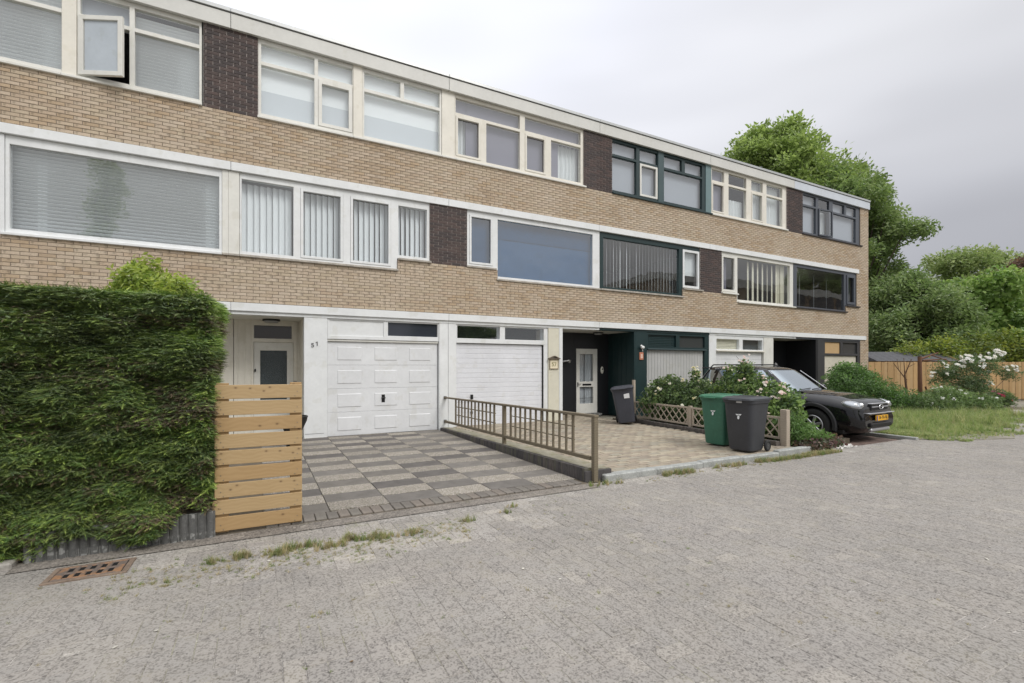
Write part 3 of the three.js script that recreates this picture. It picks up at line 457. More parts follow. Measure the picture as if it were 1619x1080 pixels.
win(4, step(13.184, 13.936, 16.997, true), [{ r: [13.214, 13.889, P0h - 0.03, P1 + 0.02], sash: 0.07 }, { r: [13.983, 16.811, P0, P1] }], [['vertical', { x0: 14.755, x1: 16.664, b0: P0, b1: P1, turn: 0.35, pitch: 0.26, sw: 0.15, mat: M.blindIvory }], ['curtain', { x0: 13.487, x1: 13.733, b0: P0h, b1: P1, mat: M.paneViolet }], ['curtain', { x0: 16.338, x1: 16.848, b0: P0, b1: P1, mat: M.blindIvory }]], M.ivory, { spans: [[13.169, 13.951, yL3], [13.951, 17.072, yL2]], mat: M.ivory, out: 0.06 }, { label: 'ivory framed window with widely spaced ivory strip blinds' });
win(5, step(17.012, 20.331, 21.168, false), [{ r: [17.222, 20.265, P0 - 0.02, P1] }, { r: [20.420, 21.007, P0h - 0.02, P1], sash: 0.09, proud: 0.03 }], [['vertical', { x0: 20.734, x1: 21.053, b0: P0h, b1: P1, turn: 1.2, mat: M.blindGrey }]], M.grey, { spans: [[17.012, 20.375, yL2], [20.375, 21.284, yL3]], mat: M.sillDark, out: 0.06 }, { label: 'charcoal framed window with clear panes' });
for (const x of [18.111, 19.044, 19.892]) hp(5, 'inner_rod', box(x - 0.012, x + 0.012, P0, P1, -0.5, -0.48), M.steel);  // slim steel rods inside the room, clear of the frame

// ---------------------------------------------------------------- ground floor fronts
const soffit = (h, x0, x1, z0 = -1.16) => hp(h, 'porch_ceiling', box(x0, x1, 2.47, 2.495, z0, -0.2), M.ivory);
function frontFrame(h, outline, holes, mat, z = -0.03) { return hp(h, 'garage_frame', extrude(outline, holes.map((r) => rect(...r).reverse()), 0.2, z), mat); }
// house 0 (behind the hedge)
hp(0, 'ground_wall', box(-4.84, -1.75, 0, 2.535, -0.25, -0.02), M.white);
hp(0, 'porch_wall', [box(-1.75, -0.49, 0, 2.47, -1.25, -1.15), box(-1.75, -1.65, 0, 2.47, -1.15, -0.25)], M.cream); soffit(0, -1.75, -0.483);
hp(0, 'lintel_strip', box(-4.83, -0.485, 2.47, 2.534, -0.2, 0.0, 0.004), M.ivory);
// house 1: porch, white door with patterned glass, white panelled garage door
soffit(1, -0.477, 0.79); hp(1, 'lintel_strip', box(-0.477, 3.868, 2.47, 2.534, -0.2, 0.0, 0.004), M.white);
hp(1, 'porch_wall', [box(-0.478, -0.16, 0, 2.47, -1.25, -1.15), box(0.79, 0.9, 0, 2.47, -1.15, -0.3), ...[-0.40, -0.27].map((x) => box(x - 0.012, x + 0.012, 0, 2.47, -1.15, -1.142, 0.003))], M.cream);
hp(1, 'porch_wall', [box(0.74, 0.9, 0, 2.47, -1.25, -1.15)], M.cream);
{
  const d = group(houses[1], 'front_door'), z = -1.13;
  wp(d, 1, 'door_frame', extrude(rect(-0.16, 0.74, 0, 2.47), [rect(-0.115, 0.665, 0.02, 2.0).reverse(), rect(-0.105, 0.63, 2.08, 2.36).reverse()], 0.1, z), M.cream);
  wp(d, 1, 'door_leaf', extrude(rect(-0.112, 0.662, 0.022, 1.997), [rect(0.012, 0.535, 0.75, 1.82).reverse()], 0.05, z - 0.035), M.ivory);
  wp(d, 1, 'pane', box(0.012, 0.535, 0.75, 1.82, z - 0.075, z - 0.065), M.patternGlass = phys([0.05, 0.065, 0.07], 0.25, { bumpMap: tBump, bumpScale: 0.006, map: tPaint }));
  wp(d, 1, 'pane', box(-0.105, 0.63, 2.08, 2.36, z - 0.075, z - 0.065), M.brownGlass = phys([0.035, 0.026, 0.018], 0.12));
  wp(d, 1, 'handle', [box(-0.098, -0.07, 1.36, 1.42, z - 0.035, z - 0.02, 0.004), cyl(0.018, 0.018, 0.04, 0, 0, 0).rotateX(Math.PI / 2).translate(-0.084, 1.39, z - 0.02)], M.handle);
}
pillar(1, 0.794, 1.238, 0, 2.468, M.white, -0.008); pillar(1, 3.651, 3.866, 0, 2.468, M.white, -0.008);
hp(1, 'skirting', [box(0.811, 1.171, 0.10, 0.105, -0.009, -0.004)], M.handle);
frontFrame(1, rect(1.242, 3.647, 2.045, 2.468), [[1.281, 2.390, 2.12, 2.44], [2.486, 3.621, 2.145, 2.44]], M.white);
hp(1, 'transom_panel', box(1.281, 2.390, 2.12, 2.44, -0.10, -0.05), M.white);
{ const t = group(houses[1], 'transom_window'); wp(t, 1, 'pane', box(2.486, 3.621, 2.145, 2.44, -0.09, -0.08), phys([0.035, 0.04, 0.052], 0.08)); }
hp(1, 'garage_lintel', box(1.242, 3.647, 2.0, 2.04, -0.2, -0.05, 0.004), M.ivory);
{
  const d = group(houses[1], 'garage_door', 'white sectional garage door with raised panels'), x0 = 1.248, x1 = 3.636, W = x1 - x0;
  for (let r = 0; r < 4; r++) {
    const y0 = 0.015 + r * 0.496, l = [box(x0, x1, y0, y0 + 0.493, -0.14, -0.09, 0.004)];
    for (const c of [0.185, 0.505, 0.825]) { const cx = x0 + c * W, hw = 0.245; l.push(box(cx - hw, cx + hw, y0 + 0.105, y0 + 0.385, -0.10, -0.079, 0.0105)); }
    wp(d, 1, 'door_panel', l, M.doorWhite);
  }
  wp(d, 1, 'handle', [box(2.356, 2.431, 0.69, 0.86, -0.09, -0.075, 0.004), cyl(0.012, 0.012, 0.09, 0, -0.045, 0).rotateZ(Math.PI / 2).translate(2.393, 0.79, -0.055)], M.handle);
}
hp(1, 'garage_back', box(1.2, 3.64, 0, 2.4, -0.3, -0.22), M.roomDark);
// house 2: two transom windows, ribbed roller door, cream pier, its half of the porch
hp(2, 'lintel_strip', [box(3.872, 8.255, 2.47, 2.534, -0.2, 0.0, 0.004)], M.white);
pillar(2, 3.874, 4.070, 0, 2.468, M.white, -0.008);
frontFrame(2, rect(4.075, 6.597, 2.03, 2.468), [[4.102, 5.218, 2.14, 2.44], [5.358, 6.482, 2.14, 2.44]], M.white);
{ const t = group(houses[2], 'transom_window'); for (const [a, b] of [[4.102, 5.218], [5.358, 6.482]]) pane(t, 2, a, b, 2.14, 2.44, -0.08, M.glass); wp(t, 2, 'curtain', box(4.086, 6.521, 2.1, 2.46, -0.5, -0.49), std([0.05, 0.06, 0.055], 0.9)); }
pillar(2, 6.478, 6.597, 0, 2.028, M.white, -0.03);
{
  const d = group(houses[2], 'garage_door', 'white garage door of narrow horizontal ribs'), x0 = 4.078, x1 = 6.459;
  for (let r = 0; r < 17; r++) wp(d, 2, 'door_slat', box(x0, x1, 0.02 + r * 0.1175, 0.02 + r * 0.1175 + 0.1165, -0.14, -0.09, 0.008), M.doorWhite2 ??= std([0.78, 0.79, 0.83], 0.35, { map: tPaint }));
  wp(d, 2, 'side_rail', box(x1, x1 + 0.02, 0, 2.02, -0.14, -0.06), M.handle);
  wp(d, 2, 'handle', box(4.459, 4.517, 0.69, 0.80, -0.09, -0.05, 0.006), M.handle); wp(d, 2, 'handle', box(4.459, 4.508, 0.34, 0.40, -0.09, -0.05, 0.006), M.handle);
}
hp(2, 'garage_back', box(3.9, 6.5, 0, 2.4, -0.62, -0.55), M.roomDark);
pillar(2, 6.603, 6.929, 0, 2.468, M.pierCream = std([0.72, 0.69, 0.57], 0.7, { map: tPaint }), -0.004); pillar(2, 6.933, 7.038, 0, 2.468, M.white, 0.004);
hp(2, 'porch_wall', box(6.9, 7.80, 0, 2.47, -1.25, -1.15), M.white); soffit(2, 6.9, 8.217);
hp(2, 'porch_wall', box(7.803, 8.215, 0, 2.47, -1.25, -1.16), M.black, 'dark porch wall');
// house 3: dark green porch side, white glazed door, green garage front
soffit(3, 8.223, 9.5); hp(3, 'lintel_strip', box(8.262, 12.711, 2.47, 2.534, -0.2, -0.002, 0.004), M.green);
{
  const d = group(houses[3], 'front_door', 'white glazed front door with letter slot'), z = -1.15, x0 = 8.30, x1 = 9.07;
  wp(d, 3, 'door_leaf', extrude(rect(x0, x1, 0.07, 2.0), [rect(x0 + 0.12, x1 - 0.15, 1.02, 1.84).reverse(), rect(x0 + 0.12, x1 - 0.15, 0.36, 0.86).reverse()], 0.06, z), M.ivory);
  for (const [a, b] of [[1.02, 1.84], [0.36, 0.86]]) { wp(d, 3, 'pane', metreUV(new THREE.PlaneGeometry(x1 - x0 - 0.27, b - a).translate((x0 + x1) / 2 - 0.015, (a + b) / 2, z - 0.03)), M.glass); wp(d, 3, 'curtain', wave(x0 + 0.1, x1 - 0.13, a - 0.02, b + 0.02, z - 0.1, 0.02, 5, a), std([0.55, 0.56, 0.58], 0.9)); }
  wp(d, 3, 'inner_rod', [box(x0 + 0.29, x0 + 0.305, 1.02, 1.84, z - 0.03, z - 0.015), box(x0 + 0.29, x0 + 0.305, 0.36, 0.86, z - 0.03, z - 0.015), box(x0 + 0.12, x1 - 0.15, 0.52, 0.53, z - 0.03, z - 0.015)], M.handle);
  wp(d, 3, 'letter_slot', box(x0 + 0.22, x0 + 0.54, 0.90, 0.955, z, z + 0.012, 0.004), M.handle);
  wp(d, 3, 'handle', [box(x0 + 0.03, x0 + 0.06, 0.86, 1.0, z, z + 0.012, 0.003), bar([x0 + 0.045, 0.95, z + 0.035], [x0 + 0.14, 0.95, z + 0.035], 0.008)], M.handle);
  wp(d, 3, 'doorstep', box(x0 - 0.05, x1 + 0.05, 0.0, 0.068, -1.16, -0.98, 0.006), M.concreteDark);
}
hp(3, 'porch_wall', [box(8.222, 8.295, 0, 2.47, -1.25, -1.16), box(9.075, 9.62, 0, 2.47, -1.25, -1.16), box(8.295, 9.075, 2.0, 2.47, -1.25, -1.16), box(8.295, 9.075, 0, 2.0, -1.35, -1.3)], M.black);
hp(3, 'porch_wall', [box(9.5, 9.62, 0, 2.47, -1.16, -0.012), ...[-0.95, -0.75, -0.55, -0.35].map((z) => box(9.492, 9.5, 0, 2.47, z - 0.006, z + 0.006))], M.green);
pillar(3, 9.537, 9.986, 0, 2.47, M.green, -0.006);
frontFrame(3, rect(9.991, 12.711, 1.97, 2.47), [[10.047, 11.169, 2.05, 2.40], [11.316, 12.416, 2.05, 2.40]], M.green, -0.02);
pillar(3, 12.410, 12.711, 0, 1.968, M.green, -0.02);
hp(3, 'ledge', box(9.993, 12.451, 1.965, 2.0, -0.1, 0.03, 0.005), std([0.05, 0.075, 0.08], 0.4));
{ const t = group(houses[3], 'transom_window'); for (let k = 0; k < 7; k++) wp(t, 3, 'louvre', box(10.047, 11.169, 2.055 + k * 0.05, 2.10 + k * 0.05, -0.1, -0.07 - 0.004 * (k % 2), 0.006), M.green); wp(t, 3, 'pane', box(11.316, 12.416, 2.05, 2.40, -0.09, -0.08), phys([0.05, 0.055, 0.055], 0.15)); }
{ const d = group(houses[3], 'garage_door', 'light grey garage door of fine upright ribs'), x0 = 10.000, x1 = 12.402, n = 20; for (let k = 0; k < n; k++) wp(d, 3, 'door_board', box(x0 + (x1 - x0) * k / n, x0 + (x1 - x0) * (k + 1) / n - 0.004, 0.02, 1.96, -0.13, -0.08, 0.006), M.doorGrey); wp(d, 3, 'backing', box(x0, x1, 0, 1.96, -0.16, -0.125), M.doorGrey); }
// house 4: white garage front
hp(4, 'lintel_strip', box(12.61, 16.94, 2.47, 2.534, -0.2, 0.0, 0.004), M.white);
pillar(4, 12.605, 12.928, 0, 2.468, M.white, -0.008);
frontFrame(4, rect(12.934, 15.307, 1.96, 2.468), [[12.960, 14.062, 2.03, 2.36], [14.236, 15.256, 2.03, 2.36]], M.white, -0.02);
{ const t = group(houses[4], 'transom_window'); for (const [a, b] of [[12.960, 14.062], [14.236, 15.256]]) pane(t, 4, a, b, 2.03, 2.36, -0.07); for (let k = 0; k < 7; k++) wp(t, 4, 'blind_slat', box(12.946, 14.077, 2.035 + k * 0.048, 2.075 + k * 0.048, -0.13, -0.125).rotateX(0), M.blindIvory); wp(t, 4, 'curtain', box(14.204, 15.290, 2.0, 2.4, -0.2, -0.19), std([0.07, 0.085, 0.09], 0.9)); }
hp(4, 'ledge', box(12.934, 15.323, 1.955, 2.0, -0.1, 0.035, 0.005), M.cream);
{ const d = group(houses[4], 'garage_door', 'plain white garage door behind the black car'), x0 = 12.946, x1 = 15.290; for (let r = 0; r < 8; r++) wp(d, 4, 'door_panel', box(x0, x1, 0.02 + r * 0.2415, 0.258 + r * 0.2415, -0.13, -0.08, 0.004), M.doorWhite); }
pillar(4, 15.317, 15.841, 0, 2.468, M.ivory, -0.01);
soffit(4, 15.8, 16.945); hp(4, 'porch_wall', box(15.7, 16.945, 0, 2.47, -1.25, -1.15), M.black);
// house 5: black porch, cream garage door, plywood transom
soffit(5, 16.955, 18.4); hp(5, 'lintel_strip', [box(17.147, 21.37, 2.47, 2.534, -0.2, -0.004, 0.004)], M.grey); hp(5, 'lintel_strip', box(16.955, 17.128, 2.47, 2.534, -0.2, 0.0, 0.004), M.white);
hp(5, 'porch_wall', [box(16.955, 18.6, 0, 2.47, -1.25, -1.15), box(18.35, 18.47, 0, 2.47, -1.15, -0.012)], M.black);
pillar(5, 18.471, 18.919, 0, 2.468, M.charcoal = std([0.05, 0.05, 0.053], 0.5, { map: tPaint }), -0.006);
frontFrame(5, rect(18.928, 21.377, 1.89, 2.468), [[18.961, 20.001, 1.97, 2.40], [20.154, 21.191, 1.97, 2.40]], M.charcoal, -0.02);
pillar(5, 21.214, 21.391, 0, 1.888, M.charcoal, -0.02);
hp(5, 'transom_board', box(18.961, 20.001, 1.97, 2.40, -0.09, -0.06, 0.004), M.fenceWood, 'bare plywood board in the transom');
{ const t = group(houses[5], 'transom_window'); wp(t, 5, 'pane', box(20.154, 21.191, 1.97, 2.40, -0.09, -0.08), phys([0.06, 0.06, 0.06], 0.15)); }
{ const d = group(houses[5], 'garage_door', 'cream garage door'), x0 = 18.952, x1 = 21.200; for (let r = 0; r < 4; r++) wp(d, 5, 'door_panel', box(x0, x1, 0.02 + r * 0.467, 0.482 + r * 0.467, -0.13, -0.08, 0.004), M.doorCream ??= std([0.66, 0.62, 0.52], 0.5, { map: tPaint })); }

// ---- fittings on the fronts
{ const o = thing('house_number', 'small dark number fixed high on the white pier beside the panelled garage door', 'house number', [0.990, 1.92, -0.008]); part(o, 'digit', text('5', 0.085, 0.008, -0.035, -0.012, 0), M.fitGrey = std(0.16, 0.4, { metalness: 0.5 })); part(o, 'digit', text('1', 0.085, 0.008, 0.04, 0.02, 0), M.fitGrey); }
{ const o = thing('house_plaque', 'cream house number plaque under a little brown roof on the cream pier', 'plaque', [6.762, 1.55, -0.004]);
  part(o, 'plate', box(-0.12, 0.12, -0.13, 0.10, 0, 0.02, 0.006), std([0.78, 0.70, 0.52], 0.6)); part(o, 'border', ring(-0.135, 0.135, -0.145, 0.115, 0.018, 0.03, 0.03), std([0.34, 0.28, 0.2], 0.7));
  part(o, 'roof', [beam([-0.17, 0.12, 0.03], [0, 0.19, 0.03], 0.08, 0.025), beam([0, 0.19, 0.03], [0.17, 0.12, 0.03], 0.08, 0.025), box(-0.15, 0.15, 0.112, 0.135, 0, 0.07, 0.003)], std([0.13, 0.10, 0.075], 0.8)); part(o, 'number', text('57', 0.1, 0.006, 0, -0.02, 0.02), std([0.3, 0.27, 0.14], 0.6)); }
{ const o = thing('wall_lamp', 'small chrome bracket lamp on the inner edge of the cream pier by the green porch', 'wall lamp', [7.80, 1.62, -1.148]); part(o, 'arm', bar([0, 0, 0], [0.02, 0, 0.12], 0.016), M.fitGrey); part(o, 'head', [bar([-0.06, 0, 0.12], [0.16, 0.02, 0.13], 0.03, 10), cyl(0.035, 0.05, 0.08, 0.16, -0.04, 0.13)], M.steel); }
{ const o = thing('bell_plate', 'pale oval bell plate on the dark wall right of the glazed porch door', 'bell plate', [9.26, 1.36, -1.16]); part(o, 'plate', metreUV(new THREE.SphereGeometry(0.08, 14, 10).scale(0.75, 1.4, 0.25)), std([0.7, 0.68, 0.6], 0.35)); part(o, 'button', metreUV(new THREE.SphereGeometry(0.022, 10, 8).translate(0, 0.03, 0.02)), M.handle); }
{ const o = thing('wall_lantern', 'white bird shaped lamp over a terracotta number tile on the dark green post', 'wall lamp', [9.755, 1.86, -0.006]); part(o, 'lamp', [metreUV(new THREE.SphereGeometry(0.06, 12, 8).scale(1.1, 0.8, 0.8).translate(0, 0.16, 0.07)), metreUV(new THREE.SphereGeometry(0.035, 10, 8).translate(-0.06, 0.2, 0.08)), bar([0.02, 0.05, 0.05], [0, 0.13, 0.06], 0.012)], std([0.78, 0.78, 0.76], 0.4)); part(o, 'tile', box(-0.075, 0.075, -0.2, 0.02, 0, 0.03, 0.01), std([0.52, 0.2, 0.12], 0.6)); part(o, 'number', text('8', 0.12, 0.004, 0, -0.09, 0.03), std([0.75, 0.6, 0.5], 0.6)); }
{ const o = thing('intercom', 'small grey intercom on the frame right of the white porch door', 'intercom', [0.695, 1.05, -1.13]); part(o, 'housing', box(-0.03, 0.03, -0.1, 0.1, 0, 0.03, 0.006), std(0.2, 0.4)); part(o, 'button', [cyl(0.012, 0.012, 0.008, 0, 0, 0).rotateX(Math.PI / 2).translate(0, -0.03, 0.03), cyl(0.012, 0.012, 0.008, 0, 0, 0).rotateX(Math.PI / 2).translate(0, 0.03, 0.03)], std(0.05, 0.4)); }
{ const o = thing('porch_lamp', 'flat black ceiling lamp above the white porch door', 'ceiling lamp', [0.22, 2.43, -0.82], 0, 'porch ceiling lamps'); part(o, 'base', cyl(0.17, 0.17, 0.04, 0, 0, 0, 20), M.handle); part(o, 'shade', cyl(0.12, 0.15, 0.03, 0, -0.03, 0, 20), std(0.3, 0.5)); }
{ const o = thing('porch_lamp', 'dark ceiling lamp above the glazed door in the green porch', 'ceiling lamp', [8.75, 2.43, -0.7], 0, 'porch ceiling lamps'); part(o, 'base', cyl(0.15, 0.15, 0.04, 0, 0, 0, 20), M.handle); part(o, 'shade', cyl(0.1, 0.13, 0.03, 0, -0.03, 0, 20), std(0.3, 0.5)); }
{ const o = thing('wall_lamp', 'white oval wall lamp in the black porch at the row end', 'wall lamp', [17.62, 1.5, -1.15]); part(o, 'shade', metreUV(new THREE.SphereGeometry(0.09, 14, 10).scale(0.9, 1.3, 0.6).translate(0, 0, 0.05)), std([0.75, 0.75, 0.76], 0.3)); part(o, 'base', cyl(0.05, 0.05, 0.03, 0, 0, 0).rotateX(Math.PI / 2), M.handle); }

// ---------------------------------------------------------------- things in front of the houses
// pale wooden slat screen
{
  const o = thing('wooden_screen', 'pale pine screen of nine flat boards standing at the end of the hedge', 'wooden screen', [0, 0, 5.6]), R = rng(21);
  for (let i = 0; i < 9; i++) { const y0 = 0.035 + i * 0.1445, j = (R() - 0.5) * 0.008, x0 = i < 2 ? -0.362 : -0.347, g = box(x0, 0.352 + j * 0.4, 0, 0.123, 0, 0.021, 0.003), u = g.attributes.uv; for (let k = 0; k < u.count; k++) u.setXY(k, u.getX(k) + i * 0.37, u.getY(k) + i * 0.31); const b = part(o, 'board', g, i % 3 ? M.pine : M.pine2); b.position.set(0, y0 + (R() - 0.5) * 0.006, (R() - 0.5) * 0.003); b.rotation.z = -0.004 + (R() - 0.5) * 0.006; }
  for (const x of [-0.29, 0.30]) part(o, 'upright', box(x - 0.05, x + 0.05, 0.02, 1.33, -0.03, -0.002, 0.003), M.pine2);
  part(o, 'screw', [-0.3, -0.28, 0.29, 0.31].flatMap((x) => Array.from({ length: 9 }, (_, i) => metreUV(new THREE.CylinderGeometry(0.004, 0.004, 0.003, 6).rotateX(Math.PI / 2).translate(x, 0.07 + i * 0.1445 + 0.02 * (Math.abs(x) > 0.295 ? 1 : -1), 0.023)))), M.fitGrey);
}
// concrete edging under the hedge: a row of upright pales
{
  const o = thing('planter_edging', 'low dark concrete edging of upright pales under the hedge', 'edging', [-0.95, 0, 5.6]), R = rng(22);
  for (let i = 0; i < 19; i++) { const x = -0.585 + i * 0.0645; const m = part(o, 'pale', metreUV(new THREE.CylinderGeometry(0.034, 0.0345, 0.27, 12).scale(1, 1, 0.8).translate(x, 0.085 + R() * 0.012, 0.02 + (R() - 0.5) * 0.01)), M.concreteDark); m.rotation.z = (R() - 0.5) * 0.01; }
}
// rusty drain
{
  const o = thing('drain_grate', 'rusty iron street drain with two rows of slots below the hedge', 'drain', [-1.075, 0, 6.03]); o.rotation.y = -0.02;
  const rust = std(1, 0.8, { metalness: 0.25, bumpMap: tBump, bumpScale: 0.002, map: tex(256, 256, (u, v) => { const a = fbm(u, v, 6, 4, 301), b = sstep(0.40, 0.62, a), g = vnoise(u * 120, v * 120, 120, 3); return [lerp(0.17, 0.33, b) * (0.8 + 0.4 * g), lerp(0.135, 0.185, b) * (0.8 + 0.4 * g), lerp(0.115, 0.10, b) * (0.8 + 0.4 * g)]; }, true, 0.42) });
  const s = rect(-0.195, 0.195, -0.115, 0.115), holes = []; for (const z of [-0.055, 0.055]) for (let i = 0; i < 5; i++) { const x = -0.125 + i * 0.0625; holes.push(rect(x - 0.016, x + 0.016, z - 0.04, z + 0.04).reverse()); }
  part(o, 'grate', extrude(s, holes, 0.03, 0).rotateX(-Math.PI / 2).translate(0, 0.014, 0), rust);
  part(o, 'frame', extrude(rect(-0.235, 0.235, -0.145, 0.145), [rect(-0.2, 0.2, -0.12, 0.12).reverse()], 0.05, 0).rotateX(-Math.PI / 2).translate(0, 0.012, 0), M.rustFrame = std([0.27, 0.20, 0.15], 0.9, { map: tGrain }));
  part(o, 'pit', box(-0.2, 0.2, 0.0045, 0.0075, -0.12, 0.12), std(0.004, 1));
}
// low brick border between the two drives, with the railing on it
{
  const o = thing('brick_border', 'low border of dark upright bricks with a mossy capping under the wooden railing', 'brick border', [3.66, 0, 0]), R = rng(23), top = (z) => 0.07 + 0.105 * z / 5.5;
  const mats = [[0.11, 0.10, 0.10], [0.085, 0.08, 0.082], [0.14, 0.125, 0.115], [0.125, 0.12, 0.10]].map((c) => std(c, 0.9, { map: tBrick, bumpMap: tBump, bumpScale: 0.002 }));
  const geos = [0, 1, 2].map((k) => { const g = box(0, 0.065, -0.1, 0, -0.0265, 0.0265, 0.003), u = g.attributes.uv; for (let i = 0; i < u.count; i++) u.setXY(i, u.getX(i) + k * 0.3, u.getY(i) + k * 0.2); return g; });
  for (let i = 0; i < 98; i++) { const z = 0.06 + i * 0.0562, h = top(z) + 0.02; const m = new THREE.Mesh(geos[i % 3], mats[Math.floor(R() * 4)]); m.name = 'brick'; m.castShadow = m.receiveShadow = true; m.position.set((R() - 0.5) * 0.006, top(z) + (R() - 0.5) * 0.004, z); m.scale.y = h / 0.1; m.rotation.x = -0.019; o.add(m); }
  const c = polys([[V(0.066, top(0), 0), V(0.066, top(5.52), 5.52), V(0.42, top(5.52) - 0.03, 5.52), V(0.42, top(0) - 0.02, 0)], [V(0.066, -0.02, 5.52), V(0.42, -0.02, 5.52), V(0.42, top(5.52) - 0.03, 5.52), V(0.066, top(5.52), 5.52)], [V(0.42, -0.02, 5.52), V(0.42, -0.02, 0), V(0.42, top(0) - 0.02, 0), V(0.42, top(5.52) - 0.03, 5.52)], [V(0.066, -0.02, 0), V(0.066, top(0), 0), V(0.42, top(0) - 0.02, 0), V(0.42, -0.02, 0)]]);
  part(o, 'capping', c, std([0.90, 0.88, 0.80], 0.95, { map: tex(256, 256, (u, v) => { const a = fbm(u, v, 6, 4, 311), m = sstep(0.45, 0.65, fbm(u, v, 10, 3, 315)), g = vnoise(u * 128, v * 128, 128, 4); const L = 0.30 + 0.16 * (a - 0.5) + 0.1 * (g - 0.5); return [lerp(L * 1.05, 0.22, m * 0.6), lerp(L, 0.21, m * 0.6), lerp(L * 0.85, 0.12, m * 0.6)]; }, true, 0.8) }));
  part(o, 'end_brick', box(-0.003, 0.42, -0.02, 0.14, 5.523, 5.56, 0.004), mats[1]);
}
{
  const o = thing('timber_railing', 'weathered wooden railing with lattice bars between the two drives', 'railing', [3.79, 0, 0]), top = (z) => 0.755 + 0.085 * z / 5.55, low = (z) => 0.205 + 0.085 * z / 5.55, R = rng(24);
  part(o, 'top_rail', beam([0, top(0.03), 0.0], [0, top(5.62), 5.62], 0.07, 0.034), M.oldWood); part(o, 'bottom_rail', beam([0, low(0.03), 0.0], [0, low(5.5), 5.5], 0.045, 0.05), M.oldWood);
  for (const [z, y0, w] of [[5.58, 0, 0.033], [3.02, 0.06, 0.03]]) part(o, 'post', box(-w, w, y0, top(z) - 0.016, z - w, z + w, 0.005), M.oldWood);
  for (const [a, b, n] of [[0.68, 2.62, 12], [3.27, 5.10, 12]]) {
    for (let i = 0; i < n; i++) { const z = a + (b - a) * i / (n - 1), w = i === 0 || i === n - 1 ? 0.02 : 0.014; const m = part(o, 'baluster', box(-0.014, 0.014, low(z) + 0.024, top(z) - 0.018, z - w, z + w, 0.003), M.oldWood); m.position.x = (R() - 0.5) * 0.004; }
    for (const f of [0.36, 0.68]) part(o, 'lattice_bar', beam([0.02, lerp(low(a), top(a), f), a - 0.02], [0.02, lerp(low(b), top(b), f), b + 0.02], 0.01, a > 2 ? 0.015 : 0.02, 0.002), M.oldWood);
  }
  for (const y of [0.755, 0.21]) part(o, 'bracket', [box(-0.03, 0.03, y - 0.035, y + 0.035, -0.004, 0.02, 0.003), cyl(0.014, 0.014, 0.06, 0, -0.03, 0).rotateX(Math.PI / 2).translate(0, y, 0.04)], M.fitGrey);
}
// trellis fence by the planting
const TA = [8.62, 0.95], TB = [8.24, 5.25];
{
  const L = Math.hypot(TB[0] - TA[0], TB[1] - TA[1]), o = thing('trellis_fence', 'low fence of diagonal lattice panels beside the rose bushes', 'trellis fence', [TA[0], 0, TA[1]], Math.atan2(TB[0] - TA[0], TB[1] - TA[1]));
  // local z runs along the fence
  const posts = [[0, 1.12, 0.04], [2.02, 0.60, 0.04], [L, 0.71, 0.064]];
  for (const [z, h, w] of posts) part(o, 'post', box(-w * 0.7, w * 0.7, 0.03, h, z - w, z + w, 0.004), M.greyWood);
  const panels = [[0.05, 1.96], [2.08, 3.16], [3.22, L - 0.09]], y0 = 0.17, y1 = 0.575;
  for (const [a, b] of panels) {
    part(o, 'panel_frame', [box(-0.015, 0.015, y1 - 0.04, y1, a, b, 0.003), box(-0.015, 0.015, y0, y0 + 0.04, a, b, 0.003), box(-0.015, 0.015, y0 + 0.041, y1 - 0.041, a, a + 0.04, 0.003), box(-0.015, 0.015, y0 + 0.041, y1 - 0.041, b - 0.04, b, 0.003)], M.greyWood);
    for (const s of [1, -1]) for (let t = a - 0.5; t < b + 0.5; t += 0.205) { // diagonal laths clipped to the frame
      const H = y1 - y0 - 0.08; let z0 = t, z1 = t + H, v0 = y0 + 0.04, v1 = y1 - 0.04; if (z1 < a + 0.06 || z0 > b - 0.06) continue;
      if (z0 < a + 0.03) { v0 += a + 0.03 - z0; z0 = a + 0.03; } if (z1 > b - 0.03) { v1 -= z1 - b + 0.03; z1 = b - 0.03; } if (z1 - z0 < 0.05) continue;
      const [p, q] = s > 0 ? [v0, v1] : [y0 + y1 - v0, y0 + y1 - v1]; part(o, 'lath', beam([s * 0.006, p, z0], [s * 0.006, q, z1], 0.01, 0.024, 0.002), M.greyWood);
    }
  }
  const e = thing('brick_edging', 'low dark brick edging along the foot of the lattice fence', 'brick edging', [TA[0] - 0.12, 0, TA[1]], Math.atan2(TB[0] - TA[0], TB[1] - TA[1])), R = rng(25), mm = [std([0.14, 0.125, 0.115], 0.9, { map: tBrick }), std([0.11, 0.10, 0.095], 0.9, { map: tBrick })], bg = box(-0.05, 0.05, 0, 0.15, -0.0265, 0.0265, 0.004);
  for (let i = 0; i < 76; i++) { const m = new THREE.Mesh(bg, mm[Math.floor(R() * 2)]); m.name = 'brick'; m.castShadow = m.receiveShadow = true; m.position.set((R() - 0.5) * 0.008, -0.005 + (R() - 0.5) * 0.01, i * 0.0565); e.add(m); }
}
// planting bed soil
struct('planting_bed', box(8.46, 10.2, -0.02, 0.075, 0.3, 5.3), M.soil);
struct('planting_bed', box(-6, -0.38, -0.02, 0.16, 4.2, 5.56), M.soil);
struct('planting_bed', box(13.2, 24, -0.02, 0.02, -0.6, 4.4), M.soil);

